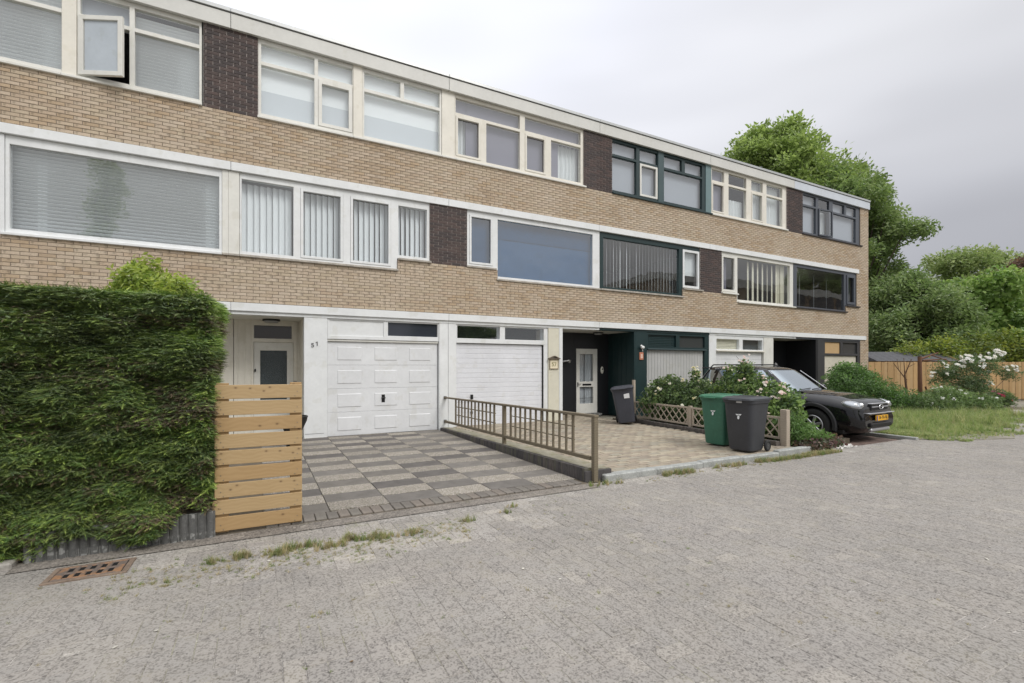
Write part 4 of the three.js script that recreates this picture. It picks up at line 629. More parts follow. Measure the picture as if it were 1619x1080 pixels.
// ---- wheeled bins
function loft(sec) {                        // closed rounded-rectangle sections [y, halfW, halfD, cx, cz] joined into a smooth skin
  const n = 32, P = [], I = [];
  for (const [y, w, d, cx = 0, cz = 0, e = 7] of sec) for (let k = 0; k < n; k++) { const t = k / n * 2 * Math.PI, c = Math.cos(t), s = Math.sin(t); P.push(cx + w * Math.sign(c) * Math.pow(Math.abs(c), 2 / e), y, cz + d * Math.sign(s) * Math.pow(Math.abs(s), 2 / e)); }
  for (let j = 0; j < sec.length - 1; j++) for (let k = 0; k < n; k++) { const a = j * n + k, b = j * n + (k + 1) % n; I.push(a, a + n, b, b, a + n, b + n); }
  const cap = (j, up) => { const b = P.length / 3, s = sec[j]; P.push(s[3] ?? 0, s[0], s[4] ?? 0); for (let k = 0; k < n; k++) { const a = j * n + k, c = j * n + (k + 1) % n; I.push(...(up ? [b, c, a] : [b, a, c])); } };
  cap(0, false); cap(sec.length - 1, true);
  const g = new THREE.BufferGeometry(); g.setAttribute('position', new THREE.Float32BufferAttribute(P, 3)); g.setIndex(I);
  return g;
}
const crease = (g, ang = 0.6) => { // split hard edges
  const o = g.index ? g.toNonIndexed() : g, p = o.attributes.position, n = p.count, F = [], key = new Map(), a = V(0, 0, 0), b = V(0, 0, 0), c = V(0, 0, 0);
  const kk = (i) => `${Math.round(p.getX(i) * 1e4)},${Math.round(p.getY(i) * 1e4)},${Math.round(p.getZ(i) * 1e4)}`;
  for (let f = 0; f < n / 3; f++) { a.fromBufferAttribute(p, 3 * f); b.fromBufferAttribute(p, 3 * f + 1); c.fromBufferAttribute(p, 3 * f + 2); const N = b.clone().sub(a).cross(c.clone().sub(a)), A = N.length(); F.push([N.normalize(), A]); for (let k = 0; k < 3; k++) { const q = kk(3 * f + k); (key.get(q) ?? key.set(q, []).get(q)).push(f); } }
  const out = new Float32Array(n * 3), cs = Math.cos(ang), s = V(0, 0, 0);
  for (let f = 0; f < n / 3; f++) for (let k = 0; k < 3; k++) { s.set(0, 0, 0); for (const q of key.get(kk(3 * f + k))) if (F[q][0].dot(F[f][0]) > cs) s.addScaledVector(F[q][0], F[q][1]); s.normalize(); out.set([s.x, s.y, s.z], 9 * f + 3 * k); }
  o.setAttribute('normal', new THREE.BufferAttribute(out, 3)); return metreUV(o);
};
const tPlastic = tex(256, 256, (u, v) => { const a = fbm(u, v, 5, 4, 321), g = vnoise(u * 128, v * 128, 128, 9), s = sstep(0.62, 0.72, fbm(u * 1, v, 20, 3, 325)); return 0.88 + 0.22 * (a - 0.5) + 0.08 * (g - 0.5) + 0.1 * s; }, true, 0.7);
function wheelieBin(label, body, lid, pos, turn, mark, grp) { // front looks towards +z
  const o = thing('wheeled_bin', label, 'wheeled bin', pos, turn, grp), bm = std(body, 0.5, { map: tPlastic, bumpMap: tBump, bumpScale: 0.0006 }), lm = std(lid, 0.45, { map: tPlastic, bumpMap: tBump, bumpScale: 0.0006 }), tyre = std(0.02, 0.8);
  part(o, 'body', crease(loft([[0.03, 0.20, 0.21, 0, 0.02], [0.06, 0.215, 0.225, 0, 0.02], [0.5, 0.245, 0.275, 0, 0.01], [0.86, 0.268, 0.318, 0, 0], [0.865, 0.285, 0.335, 0, 0], [0.905, 0.287, 0.337, 0, 0]])), bm);
  part(o, 'lid', [crease(loft([[0.907, 0.292, 0.352, 0, 0.01], [0.92, 0.297, 0.36, 0, 0.012], [0.945, 0.293, 0.355, 0, 0.01], [0.968, 0.26, 0.31, 0, 0.0], [0.974, 0.22, 0.27, 0, 0]])), box(-0.12, 0.12, 0.905, 0.93, 0.36, 0.40, 0.008), box(-0.2, 0.2, 0.970, 0.982, -0.16, -0.10, 0.005), box(-0.2, 0.2, 0.970, 0.982, 0.06, 0.12, 0.005)], lm);
  part(o, 'hinge_handle', [bar([-0.24, 0.935, -0.40], [0.24, 0.935, -0.40], 0.016, 8), ...[-0.22, 0, 0.22].map((x) => box(x - 0.025, x + 0.025, 0.91, 0.95, -0.41, -0.32, 0.006))], bm);
  part(o, 'axle', bar([-0.27, 0.10, -0.235], [0.27, 0.10, -0.235], 0.012), M.fitGrey);
  for (const s of [-1, 1]) { const w = group(o, 'wheel'); part(w, 'tyre', metreUV(new THREE.TorusGeometry(0.075, 0.025, 8, 20).rotateY(Math.PI / 2).translate(s * 0.25, 0.10, -0.235)), tyre); part(w, 'hub', cyl(0.06, 0.06, 0.03, 0, -0.015, 0).rotateZ(Math.PI / 2).translate(s * 0.25, 0.10, -0.235), std(0.06, 0.6)); }
  if (mark) { const l = [], y = 0.66, z = 0.303; for (const [x, dy, rx, ry, a] of [[-0.034, 0.022, 0.021, 0.036, 0.45], [0, 0.036, 0.02, 0.036, 0], [0.034, 0.022, 0.021, 0.036, -0.45], [0, -0.045, 0.019, 0.034, 0]]) l.push(metreUV(new THREE.CylinderGeometry(1, 1, 0.004, 18).rotateX(Math.PI / 2).scale(rx, ry, 1).rotateZ(a).translate(x, dy, 0))); part(o, 'emblem', merge(l).rotateX(-0.11).translate(0.02, y, z - 0.003), std([0.78, 0.8, 0.8], 0.4)); }
  if (mark === 2) part(o, 'sticker', box(-0.0, 0.1, 0.872, 0.9, 0.33, 0.342, 0.002), std(0.6, 0.5));
  if (!mark) part(o, 'label_sticker', box(0.02, 0.16, 0.66, 0.82, 0.305, 0.3095, 0.001).rotateX(0).translate(0, 0, 0), std(0.72, 0.5));
  o.scale.setScalar(0.935);
  return o;
}
wheelieBin('green wheeled bin with a white emblem in front of the lattice fence', [0.045, 0.16, 0.105], [0.05, 0.19, 0.11], [7.36, 0.068, 4.64], -Math.PI / 2 + 0.06, 1, 'wheeled bins on the tan drive');
wheelieBin('dark grey wheeled bin with a white emblem standing next to the green bin', [0.045, 0.047, 0.054], [0.055, 0.06, 0.068], [7.20, 0.068, 5.25], -Math.PI / 2 + 0.13, 2, 'wheeled bins on the tan drive');
wheelieBin('dark grey wheeled bin with a white label standing by the green porch', [0.05, 0.053, 0.068], [0.06, 0.064, 0.08], [7.98, 0.09, 1.42], -0.72, 0, 'wheeled bins on the tan drive').rotateZ(0.14);
// black tub behind the slat screen
{ const o = thing('black_tub', 'black plastic tub standing behind the slat screen by the white pier', 'tub', [0.52, 0.024, 1.3]); part(o, 'body', crease(loft([[0, 0.1, 0.1, 0, 0, 2], [0.34, 0.15, 0.15, 0, 0, 2], [0.5, 0.225, 0.225, 0, 0, 2], [0.56, 0.235, 0.235, 0, 0, 2]])), std(0.012, 0.5)); part(o, 'rim', metreUV(new THREE.TorusGeometry(0.23, 0.014, 8, 28).rotateX(Math.PI / 2).translate(0, 0.57, 0)), std(0.012, 0.45)); }

// ---------------------------------------------------------------- the black car (nose towards +z)
{
  const car = thing('parked_car', 'black five door off-roader parked nose out behind the rose bushes', 'car', [10.76, -0.05, 3.50], 0.05); car.scale.setScalar(0.92);
  const paint = phys([0.006, 0.006, 0.0075], 0.35, { clearcoat: 1, clearcoatRoughness: 0.03, specularIntensity: 0.1 }), clad = std([0.022, 0.022, 0.024], 0.6), chrome = std(0.75, 0.15, { metalness: 1 }), dark = std(0.008, 0.6), glass = phys([0.36, 0.41, 0.45], 0.03, { metalness: 0.8 }), silver = std([0.5, 0.5, 0.52], 0.35, { metalness: 0.7 });
  const cr = (pts, t) => { for (let i = 0; i < pts.length - 1; i++) if (t <= pts[i + 1][0] || i === pts.length - 2) { const [a, b] = [pts[i], pts[i + 1]], p = pts[Math.max(0, i - 1)], q = pts[Math.min(pts.length - 1, i + 2)], h = b[0] - a[0], u = clamp((t - a[0]) / h), m0 = (b[1] - p[1]) / (b[0] - p[0] || 1) * h, m1 = (q[1] - a[1]) / (q[0] - a[0] || 1) * h, u2 = u * u, u3 = u2 * u; return (2 * u3 - 3 * u2 + 1) * a[1] + (u3 - 2 * u2 + u) * m0 + (-2 * u3 + 3 * u2) * b[1] + (u3 - u2) * m1; } };
  const halfW = [[-2.16, 0.70], [-2.08, 0.80], [-1.9, 0.87], [-1.4, 0.905], [0, 0.905], [1.3, 0.90], [1.75, 0.88], [1.95, 0.84], [2.08, 0.765], [2.15, 0.64]];
  const topY = [[-2.16, 0.86], [-2.1, 1.02], [-1.9, 1.10], [-1.2, 1.10], [0, 1.08], [0.7, 1.10], [1.0, 1.10], [1.5, 1.05], [1.8, 0.985], [1.95, 0.955], [2.08, 0.89], [2.15, 0.79]];
  const lowY = [[-2.16, 0.5], [-2.1, 0.34], [-1.9, 0.26], [-1.4, 0.22], [0, 0.22], [1.3, 0.22], [1.8, 0.21], [1.95, 0.22], [2.08, 0.25], [2.15, 0.33]];
  const NZ = 60, NK = 48, P = [], I = [];
  for (let j = 0; j <= NZ; j++) {
    const s = j / NZ, z = -2.16 + 4.31 * (0.5 - 0.5 * Math.cos(Math.PI * s)), w = cr(halfW, z), a = cr(lowY, z), b = cr(topY, z), ym = (a + b) / 2, hh = (b - a) / 2;
    for (let k = 0; k < NK; k++) {
      const t = k / NK * 2 * Math.PI, c = Math.cos(t), q = Math.sin(t), up = q > 0, e = up ? 3.6 : 5.5; let x = w * Math.sign(c) * Math.pow(Math.abs(c), 2 / e), y = ym + hh * Math.sign(q) * Math.pow(Math.abs(q), 2 / 4.6);
      x *= 1 - 0.05 * sstep(0.72, 1.1, y) - 0.06 * sstep(0.5, 0.22, y); const lip = Math.exp(-(((y - 0.66) / 0.05) ** 2)); x *= 1 + 0.012 * lip; const zz = z + 0.03 * (1 - Math.abs(c)) * sstep(1.7, 2.15, z) + (z > 1.9 ? 0.04 * sstep(0.66, 0.62, y) * sstep(0.3, 0.4, y) : 0);
      P.push(x, y, zz);
    }
  }
  for (let j = 0; j < NZ; j++) for (let k = 0; k < NK; k++) { const a = j * NK + k, b = j * NK + (k + 1) % NK; I.push(a, b, a + NK, b, b + NK, a + NK); }
  for (const j of [0, NZ]) { const c = P.length / 3; let y = 0, z = 0; for (let k = 0; k < NK; k++) { y += P[(j * NK + k) * 3 + 1] / NK; z += P[(j * NK + k) * 3 + 2] / NK; } P.push(0, y, z); for (let k = 0; k < NK; k++) { const a = j * NK + k, b = j * NK + (k + 1) % NK; I.push(...(j ? [c, a, b] : [c, b, a])); } }
  let body = new THREE.BufferGeometry(); body.setAttribute('position', new THREE.Float32BufferAttribute(P, 3)); body.setIndex(I); body.computeVertexNormals(); body.setAttribute('uv', new THREE.Float32BufferAttribute(new Float32Array(P.length / 3 * 2), 2));
  const ZF = 1.27, ZR = -1.36, WR = 0.362, ev = new Evaluator(); ev.useGroups = false; let br = new Brush(body); br.updateMatrixWorld();
  for (const z of [ZF, ZR]) for (const s of [-1, 1]) { const g = new THREE.CylinderGeometry(0.425, 0.425, 0.62, 36).rotateZ(Math.PI / 2).translate(s * 0.9, WR, z), c = new Brush(g); c.updateMatrixWorld(); br = ev.evaluate(br, c, SUBTRACTION); br.updateMatrixWorld(); }
  part(car, 'body', crease(br.geometry, 0.55), paint);
  part(car, 'underbody', box(-0.78, 0.78, 0.2, 0.7, -1.95, 1.85, 0.02), dark);
  // cabin: stacked plan outlines from belt to roof; panes cut out of the same skin
  const lev = [[1.02, 0.90, -2.06, 0.865], [1.08, 0.79, -2.05, 0.86], [1.13, 0.725, -2.03, 0.85], [1.3, 0.51, -1.95, 0.79], [1.47, 0.295, -1.82, 0.725], [1.56, 0.17, -1.74, 0.69], [1.61, 0.04, -1.68, 0.655], [1.645, -0.16, -1.60, 0.58], [1.665, -0.45, -1.45, 0.42], [1.672, -0.8, -1.2, 0.2]];
  const NA = 96, C = lev.map(([y, zf, zr, w]) => Array.from({ length: NA }, (_, k) => { const t = k / NA * 2 * Math.PI, c = Math.cos(t), s = Math.sin(t), e = 5; return V(w * Math.sign(c) * Math.pow(Math.abs(c), 2 / e), y, (zf + zr) / 2 + (zf - zr) / 2 * Math.sign(s) * Math.pow(Math.abs(s), 2 / e)); }));
  const quads = { shell: [], windscreen: [], rear: [], side: [] };
  for (let j = 0; j < lev.length - 1; j++) for (let k = 0; k < NA; k++) {
    const q = [C[j][k], C[j + 1][k], C[j + 1][(k + 1) % NA], C[j][(k + 1) % NA]], x = Math.abs((q[0].x + q[2].x) / 2), z = (q[0].z + q[2].z) / 2, y = (q[0].y + q[2].y) / 2, w = lerp(lev[j][3], lev[j + 1][3], 0.5), zf = lerp(lev[j][1], lev[j + 1][1], 0.5), zr = lerp(lev[j][2], lev[j + 1][2], 0.5);
    let kind = 'shell';
    if (j >= 2 && j < 5) { if (z > zf - 0.10 && x < w * 0.90) kind = 'windscreen'; else if (z < zr + 0.1 && x < w * 0.84) kind = 'rear'; else if (x > w * 0.93 && z < zf - 0.22 && z > zr + 0.22 && Math.abs(z + 0.32) > 0.05 && Math.abs(z + 1.28) > 0.05) kind = 'side'; }
    if (j === 1 && z > zf - 0.10 && x < w * 0.92) kind = 'windscreen';
    quads[kind].push(q);
  }
  const tri = (l) => crease(polys(l), 0.7), roofTop = polys([C[lev.length - 1].slice().reverse()]);
  part(car, 'roof', [tri(quads.shell), roofTop], paint); part(car, 'windscreen', tri(quads.windscreen), glass); part(car, 'rear_window', tri(quads.rear), glass); part(car, 'side_window', tri(quads.side), glass);
  for (const s of [-1, 1]) {
    part(car, 'roof_rail', [bar([s * 0.58, 1.70, -0.45], [s * 0.56, 1.70, -1.5], 0.016, 8), bar([s * 0.6, 1.62, -0.30], [s * 0.58, 1.70, -0.45], 0.016, 8), bar([s * 0.58, 1.62, -1.58], [s * 0.56, 1.70, -1.5], 0.016, 8)], clad);
    part(car, 'windscreen_trim', bar([s * 0.80, 1.10, 0.735], [s * 0.668, 1.55, 0.165], 0.011, 6), silver);
    const m = group(car, 'mirror'); part(m, 'housing', metreUV(new THREE.SphereGeometry(0.1, 14, 10).scale(1.05, 0.75, 0.6).translate(s * 1.0, 1.14, 0.55)), paint); part(m, 'arm', box(s * 0.84 - 0.06, s * 0.84 + 0.06, 1.07, 1.11, 0.5, 0.58, 0.01), dark);
    // lamps: clear lens with bright bowls inside the nose corner
    const hl = group(car, 'headlight'); part(hl, 'lens', metreUV(new THREE.SphereGeometry(1, 20, 14).scale(0.19, 0.095, 0.20).rotateY(s * -0.5).rotateX(0.22).translate(s * 0.665, 0.835, 1.945)), phys([0.36, 0.38, 0.41], 0.08, { clearcoat: 1, metalness: 0.6 }));
    part(hl, 'reflector', [0, 1].map((i) => metreUV(new THREE.SphereGeometry(0.055, 14, 10).translate(s * (0.75 - i * 0.15), 0.835, 2.045 + i * 0.045))), chrome);
    part(car, 'fog_lamp', metreUV(new THREE.SphereGeometry(0.06, 12, 8).scale(1.1, 0.75, 0.6).translate(s * 0.62, 0.48, 2.03)), silver);
    // wheel arch lips and sills
    for (const z of [ZF, ZR]) {
      const prof = [], pts = 20; for (let i = 0; i <= pts; i++) { const t = Math.PI * (-0.06 + 1.12 * i / pts); prof.push([Math.cos(t), Math.sin(t)]); }
      const out = [...prof.map(([c, d]) => [0.412 * c, 0.412 * d]), ...prof.slice().reverse().map(([c, d]) => [0.495 * c, 0.495 * d])];
      part(car, 'arch_trim', extrude(out, [], 0.07, 0.035, 0.012).rotateY(Math.PI / 2).translate(s * 0.892, WR, z), clad);
      const w = group(car, 'wheel'), lat = []; for (let i = 0; i <= 24; i++) { const t = i / 24 * Math.PI * 2; lat.push(new THREE.Vector2(0.285 + 0.075 * Math.sign(Math.cos(t)) * Math.pow(Math.abs(Math.cos(t)), 0.6), 0.105 * Math.sign(Math.sin(t)) * Math.pow(Math.abs(Math.sin(t)), 0.5))); }
      part(w, 'tyre', metreUV(new THREE.LatheGeometry(lat, 40).rotateZ(Math.PI / 2).translate(s * 0.80, WR, z)), std(0.022, 0.8));
      const rim = [metreUV(new THREE.TorusGeometry(0.205, 0.016, 8, 36).rotateY(Math.PI / 2).translate(s * 0.888, WR, z)), metreUV(new THREE.CylinderGeometry(0.05, 0.06, 0.04, 18).rotateZ(Math.PI / 2).translate(s * 0.885, WR, z))];
      for (let i = 0; i < 6; i++) { const t = i / 6 * Math.PI * 2 + 0.3; rim.push(beam([s * 0.885, WR + 0.03 * Math.sin(t), z + 0.03 * Math.cos(t)], [s * 0.88, WR + 0.2 * Math.sin(t), z + 0.2 * Math.cos(t)], 0.03, 0.052, 0.008)); }
      part(w, 'rim', rim, std([0.62, 0.62, 0.64], 0.3, { metalness: 0.8 })); part(w, 'brake', metreUV(new THREE.CylinderGeometry(0.2, 0.2, 0.02, 28).rotateZ(Math.PI / 2).translate(s * 0.82, WR, z)), std(0.03, 0.7));
    }
    part(car, 'side_trim', box(s * 0.875, s * 0.915, 0.22, 0.32, -0.92, 0.84, 0.012), clad);
  }
  part(car, 'grille', [box(-0.37, 0.37, 0.72, 0.87, 2.06, 2.195, 0.02)], dark);
  part(car, 'grille_bar', [box(-0.36, 0.36, 0.785, 0.805, 2.10, 2.21, 0.006), box(-0.36, 0.36, 0.855, 0.872, 2.06, 2.205, 0.006)], silver);
  part(car, 'emblem', metreUV(new THREE.TorusGeometry(0.06, 0.012, 8, 24).scale(1.35, 0.75, 1).translate(0, 0.795, 2.215)), chrome);
  part(car, 'bumper_strip', [box(-0.56, 0.56, 0.655, 0.675, 2.12, 2.245, 0.008)], silver);
  part(car, 'air_intake', box(-0.46, 0.46, 0.37, 0.46, 2.10, 2.235, 0.02), dark);
  part(car, 'skid_plate', box(-0.42, 0.42, 0.275, 0.345, 1.95, 2.215, 0.02), silver);
  const pl = group(car, 'number_plate'); part(pl, 'plate', box(-0.26, 0.26, 0.505, 0.615, 2.21, 2.242, 0.004), std([0.80, 0.42, 0.02], 0.4)); part(pl, 'lettering', text('14-TH-NJ', 0.072, 0.003, 0.02, 0.56, 2.241), std(0.02, 0.5)); part(pl, 'band', box(-0.256, -0.22, 0.509, 0.611, 2.238, 2.244), std([0.02, 0.06, 0.35], 0.4));
  part(car, 'wiper', [bar([-0.5, 1.11, 0.80], [0.02, 1.135, 0.755], 0.01), bar([0.02, 1.11, 0.80], [0.5, 1.135, 0.75], 0.01), box(-0.7, 0.7, 1.06, 1.085, 0.80, 0.95, 0.01)], dark);
  part(car, 'aerial', bar([0.35, 1.66, -1.2], [0.38, 1.95, -1.45], 0.005), dark);
  part(car, 'spoiler', box(-0.58, 0.58, 1.60, 1.635, -1.86, -1.6, 0.012), paint);
}

// ---------------------------------------------------------------- plants
const leafMat = (c, o = {}) => phys(c, 0.8, { transmission: o.t ?? 0.5, roughness: o.r ?? 1, thickness: 0, side: THREE.DoubleSide, ior: 1.45 });
const leafWhite = leafMat([1, 1, 1]);
function leafCluster(n, size, spread, seed, o = {}) {   // n folded leaves round a twig
  const R = rng(seed), P = [], q = new THREE.Quaternion(), e = new THREE.Euler(), v = V(0, 0, 0);
  for (let i = 0; i < n; i++) {
    const L = size * (0.7 + 0.6 * R()), w = L * (o.wide ?? 0.5), px = (R() * 2 - 1) * spread, py = (R() * 2 - 1) * spread * (o.flat ?? 0.7), pz = (R() * 2 - 1) * spread;
    e.set((R() - 0.5) * 2.2 + (o.droop ?? 0.2), R() * 6.283, (R() - 0.5) * 2.0); q.setFromEuler(e);
    const pt = [[0, 0, 0], [w / 2, L * 0.06, L * 0.45], [0, -0.02 * L, L], [-w / 2, L * 0.06, L * 0.45]].map((a) => v.set(...a).applyQuaternion(q).clone().add(V(px, py, pz)));
    P.push([pt[0], pt[1], pt[2]], [pt[0], pt[2], pt[3]]);
  }
  return polys(P);
}
const unitDir = (R) => { const z = R() * 2 - 1, t = R() * 6.283, r = Math.sqrt(1 - z * z); return V(r * Math.cos(t), z, r * Math.sin(t)); };
/* foliage on lobes: each lobe {c:[x,y,z], r:[rx,ry,rz], n}; clusters sit near the lobe's skin, thinner inside */
function foliage(parent, name, geo, lobes, colours, seed, o = {}) {
  const R = rng(seed), ms = [], cs = [], e = new THREE.Euler(), q = new THREE.Quaternion();
  for (const l of lobes) {
    const tone = R();
    for (let i = 0; i < l.n; i++) {
      const d = unitDir(R), k = Math.pow(R(), 0.36) * (0.82 + 0.36 * R()); if (o.under && d.y < -0.3 && R() < o.under) continue;
      const p = V(l.c[0] + d.x * l.r[0] * k, l.c[1] + d.y * l.r[1] * k, l.c[2] + d.z * l.r[2] * k); if (p.y < (o.min ?? 0.02)) continue;
      e.set((R() - 0.5) * 1.3, R() * 6.283, (R() - 0.5) * 1.3); q.setFromEuler(e); const s = (0.75 + 0.55 * R()) * (o.scale ?? 1);
      ms.push(new THREE.Matrix4().compose(p, q, V(s, s, s))); const t = clamp(0.45 * tone + 0.7 * R() - 0.05), a = colours[Math.floor(R() * colours.length)], v = 0.72 + 0.5 * t; cs.push(rgb(a[0] * v, a[1] * v, a[2] * v));
    }
  }
  return copies(parent, name, geo, o.mat ?? leafWhite, ms, cs, true);
}
function limb(pts, r0, r1) { const l = []; for (let i = 0; i < pts.length - 1; i++) l.push(bar(pts[i], pts[i + 1], lerp(r0, r1, i / (pts.length - 1)), 8, lerp(r0, r1, (i + 1) / (pts.length - 1)))); return l; }
/* broadleaf tree at its base; crown built of lobes carried by limbs */
function tree(name, label, pos, H, R0, clear, o) {
  const t = thing(name, label, 'tree', pos, 0, o.group ?? (pos[2] < 15 && name !== 'poplar' ? 'trees beyond the end of the terrace' : 'trees across the road')), R = rng(o.seed), lobes = [], wood = [], nl = o.lobes ?? 34;
  wood.push(...limb([[0, -0.1, 0], [0.1, clear * 0.6, 0.05], [0.15, clear, 0], [0.1, H * 0.72, 0.1], [0, H * 0.93, 0]], o.trunk ?? H * 0.018, 0.04));
  for (let i = 0; i < nl; i++) {
    const f = (i + 0.5) / nl, y = lerp(clear, H, f), prof = Math.pow(Math.sin(Math.PI * clamp(0.10 + 0.86 * Math.pow(f, o.skew ?? 0.9))), 0.75), a = i * 2.399 + R() * 0.9, rad = R0 * prof * (0.45 + 0.5 * R()), s = R0 * (o.lobe ?? 0.34) * (0.65 + 0.6 * R()), c = [Math.cos(a) * rad, Math.min(y, H - s * 0.55), Math.sin(a) * rad * (o.deep ?? 1)];
    for (let k = 0, m = o.tufts ?? 6; k < m; k++) { const d = unitDir(R), q = s * (0.36 + 0.34 * R()), sq = o.squash ?? 0.72; if (d.y < -0.55) d.y = -d.y; lobes.push({ c: [c[0] + d.x * s * (0.75 + 0.4 * k / m), Math.max(0.4, c[1] + d.y * s * sq * (0.85 + 0.45 * k / m)), c[2] + d.z * s * (0.75 + 0.4 * k / m)], r: [q, q * (sq + 0.1), q], n: Math.round((o.dens ?? 260) * q * q * 0.75) }); }
    lobes.push({ c, r: [s * 0.8, s * 0.8 * (o.squash ?? 0.72), s * 0.8], n: Math.round((o.dens ?? 260) * s * s * 0.25) });
    const y0 = clear * 0.7 + (c[1] - clear * 0.7) * 0.55; wood.push(...limb([[0.1, y0, 0.05], [c[0] * 0.5 + (R() - 0.5) * 0.4, lerp(y0, c[1], 0.45), c[2] * 0.5 + (R() - 0.5) * 0.4], [c[0], c[1], c[2]]], 0.03 + H * 0.004, 0.02));
  }
  if (o.extra) lobes.push(...o.extra);
  part(t, 'trunk', wood, o.bark ?? M.bark); foliage(t, 'crown', o.leaf, lobes, o.colours, o.seed + 1, { under: 0.5, scale: o.scale, mat: o.mat, min: o.min }); return t;
}

// ---- conifer hedge
{
  const o = thing('conifer_hedge', 'tall clipped dark green conifer hedge with browned patches', 'hedge', [-0.3, 0, 5.1]), R = rng(31);
  const fr = []; { const v = (x, y, z) => V(x, y, z); // one flat spray: stem along +z with side sprigs
    for (let i = 0; i < 9; i++) for (const s of [-1, 1]) { const z = 0.008 + i * 0.0125, L = 0.046 * (1 - i / 12), w = 0.0032, a = 0.62; const tx = s * L * Math.sin(a), tz = z + L * Math.cos(a), dy = -0.006 + 0.010 * ((i * 7 + s * 3) % 5) / 5; fr.push([v(0, 0, z - w), v(tx, dy, tz), v(0, 0, z + w)]); }
    fr.push([v(-0.005, 0, 0.09), v(0, -0.004, 0.135), v(0.005, 0, 0.09)], [v(-0.004, 0.001, 0), v(0, 0.001, 0.11), v(0.004, 0.001, 0)]); }
  const geo = polys(fr), ms = [], cs = [], q = new THREE.Quaternion(), b = new THREE.Matrix4();
  const cols = [[0.145, 0.235, 0.045], [0.20, 0.30, 0.055], [0.27, 0.375, 0.07], [0.13, 0.235, 0.055], [0.36, 0.46, 0.10]], brown = [[0.17, 0.125, 0.06], [0.13, 0.095, 0.05], [0.23, 0.17, 0.09]];
  const put = (p, n, hang, len, tipK) => {
    const brn = sstep(0.50, 0.66, fbm(p[0] * 0.8 + 4, p[1] * 1.2 + 2, 4, 4, 41)) * (0.24 + 0.5 * sstep(-1.2, -0.3, p[0])) * (p[1] > 1.9 ? 0.1 : 1), d = V(n[0] + (R() - 0.5) * (1.1 + 1.5 * n[2]), n[1] - hang * 0.55 + (R() - 0.5) * 0.45, n[2] * 0.8 + (R() - 0.5) * 0.9); d.normalize();
    const side = V(0, 1, 0).cross(d); if (side.length() < 0.1) side.set(1, 0, 0); side.normalize().applyAxisAngle(d, (R() - 0.5) * 1.3); b.makeBasis(side, d.clone().cross(side), d); q.setFromRotationMatrix(b);
    const s = len * (0.7 + 0.6 * R()); ms.push(new THREE.Matrix4().compose(V(p[0] + 0.3, p[1], p[2] - 5.1), q, V(s, s, s)));
    const isB = R() < brn, c = isB ? brown[Math.floor(R() * 3)] : cols[Math.floor(R() * 5)], k = (0.7 + 0.6 * R()) * (isB ? 1 : 0.35 + 1.35 * fbm(p[0] * 0.6 + 3, p[1] * 1.3 + 5, 5, 3, 43)); cs.push(rgb(c[0] * k, c[1] * k, c[2] * k));
  };
  const bulge = (x, y) => 0.20 * (fbm(x * 0.5 + 8, y * 0.5 + 8, 4, 4, 47) - 0.5) + 0.16 * (fbm(x * 0.5 + 3, y * 0.5 + 1, 10, 2, 49) - 0.5) + 0.20 * (fbm(x * 0.7 + 5, y * 2.2 + 6, 4, 3, 53) - 0.5);
  const lowEdge = (x) => 0.11 + 0.12 * sstep(-0.9, -0.5, x) - 0.02 * sstep(-1.3, -1.7, x) + 0.06 * Math.sin(x * 9);
  for (let i = 0; i < 165000; i++) { const x = -0.38 - (i < 150000 ? 1.8 : 4.4) * R(), y = lowEdge(x) + (2.08 - lowEdge(x)) * R(), dep = R() < 0.55 ? R() * 0.06 - (R() < 0.12 ? 0.05 : 0) : R() * 0.24; put([x, y, 5.60 + bulge(x, y) - dep - 0.10 * sstep(0.6, 0.2, y) * 0], [0, 0.05, 1], 0.3, 0.68, 1); }
  for (let i = 0; i < 36000; i++) { const z = 4.5 + 1.12 * R(), y = 0.3 + 1.78 * R(), dep = R() * 0.12; put([-0.42 + bulge(z, y) * 0.7 - dep, y, z], [1, 0.05, 0.1], 0.3, 0.68, 1); }
  for (let i = 0; i < 26000; i++) { const x = -0.42 - 4 * Math.pow(R(), 1.4), z = 4.5 + 1.12 * R(), dep = R() * 0.08; put([x, 2.075 + 0.05 * (fbm(x + 5, z, 4, 3, 51) - 0.5) - dep, z], [0.1, 0.45, 0.9], 0.0, 0.55, 1.4); }
  part(o, 'dark_core', box(-4.6, -0.26, 0.30, 1.93, -0.55, 0.28, 0.03), std([0.016, 0.014, 0.008], 1));  // solid core, near-black colour stands in for the shade inside the hedge
  const tw = []; for (let i = 0; i < 240; i++) { const x = -0.15 - R() * 1.8, y = 0.3 + R() * 1.6; tw.push(bar([x, y, 0.28], [x + (R() - 0.5) * 0.3, y - 0.02 + R() * 0.08, 0.42 + R() * 0.06], 0.004, 4, 0.002)); } part(o, 'twigs', tw, std([0.10, 0.065, 0.04], 0.9)).userData.kind = 'stuff';
  for (let i = 0; i < 5; i++) part(o, 'stem', bar([-0.25 - i * 0.5, 0, 0.1], [-0.25 - i * 0.5, 0.4, 0.1], 0.035), M.bark);
  copies(o, 'foliage', geo, leafMat([1, 1, 1], { t: 0.4, r: 0.8 }), ms, cs, true);
}
const LG = leafCluster(10, 0.068, 0.085, 61, { wide: 0.42, flat: 0.8 }), BIG = leafCluster(11, 0.20, 0.34, 62, { wide: 0.5 }), MID = leafCluster(12, 0.16, 0.30, 63, { wide: 0.45, droop: 0.5 }), ROSE = leafCluster(9, 0.062, 0.085, 64, { wide: 0.6 }), NARROW = leafCluster(12, 0.11, 0.12, 65, { wide: 0.26, flat: 1 }), BROAD = leafCluster(8, 0.30, 0.34, 66, { wide: 0.62, droop: 0.6 });
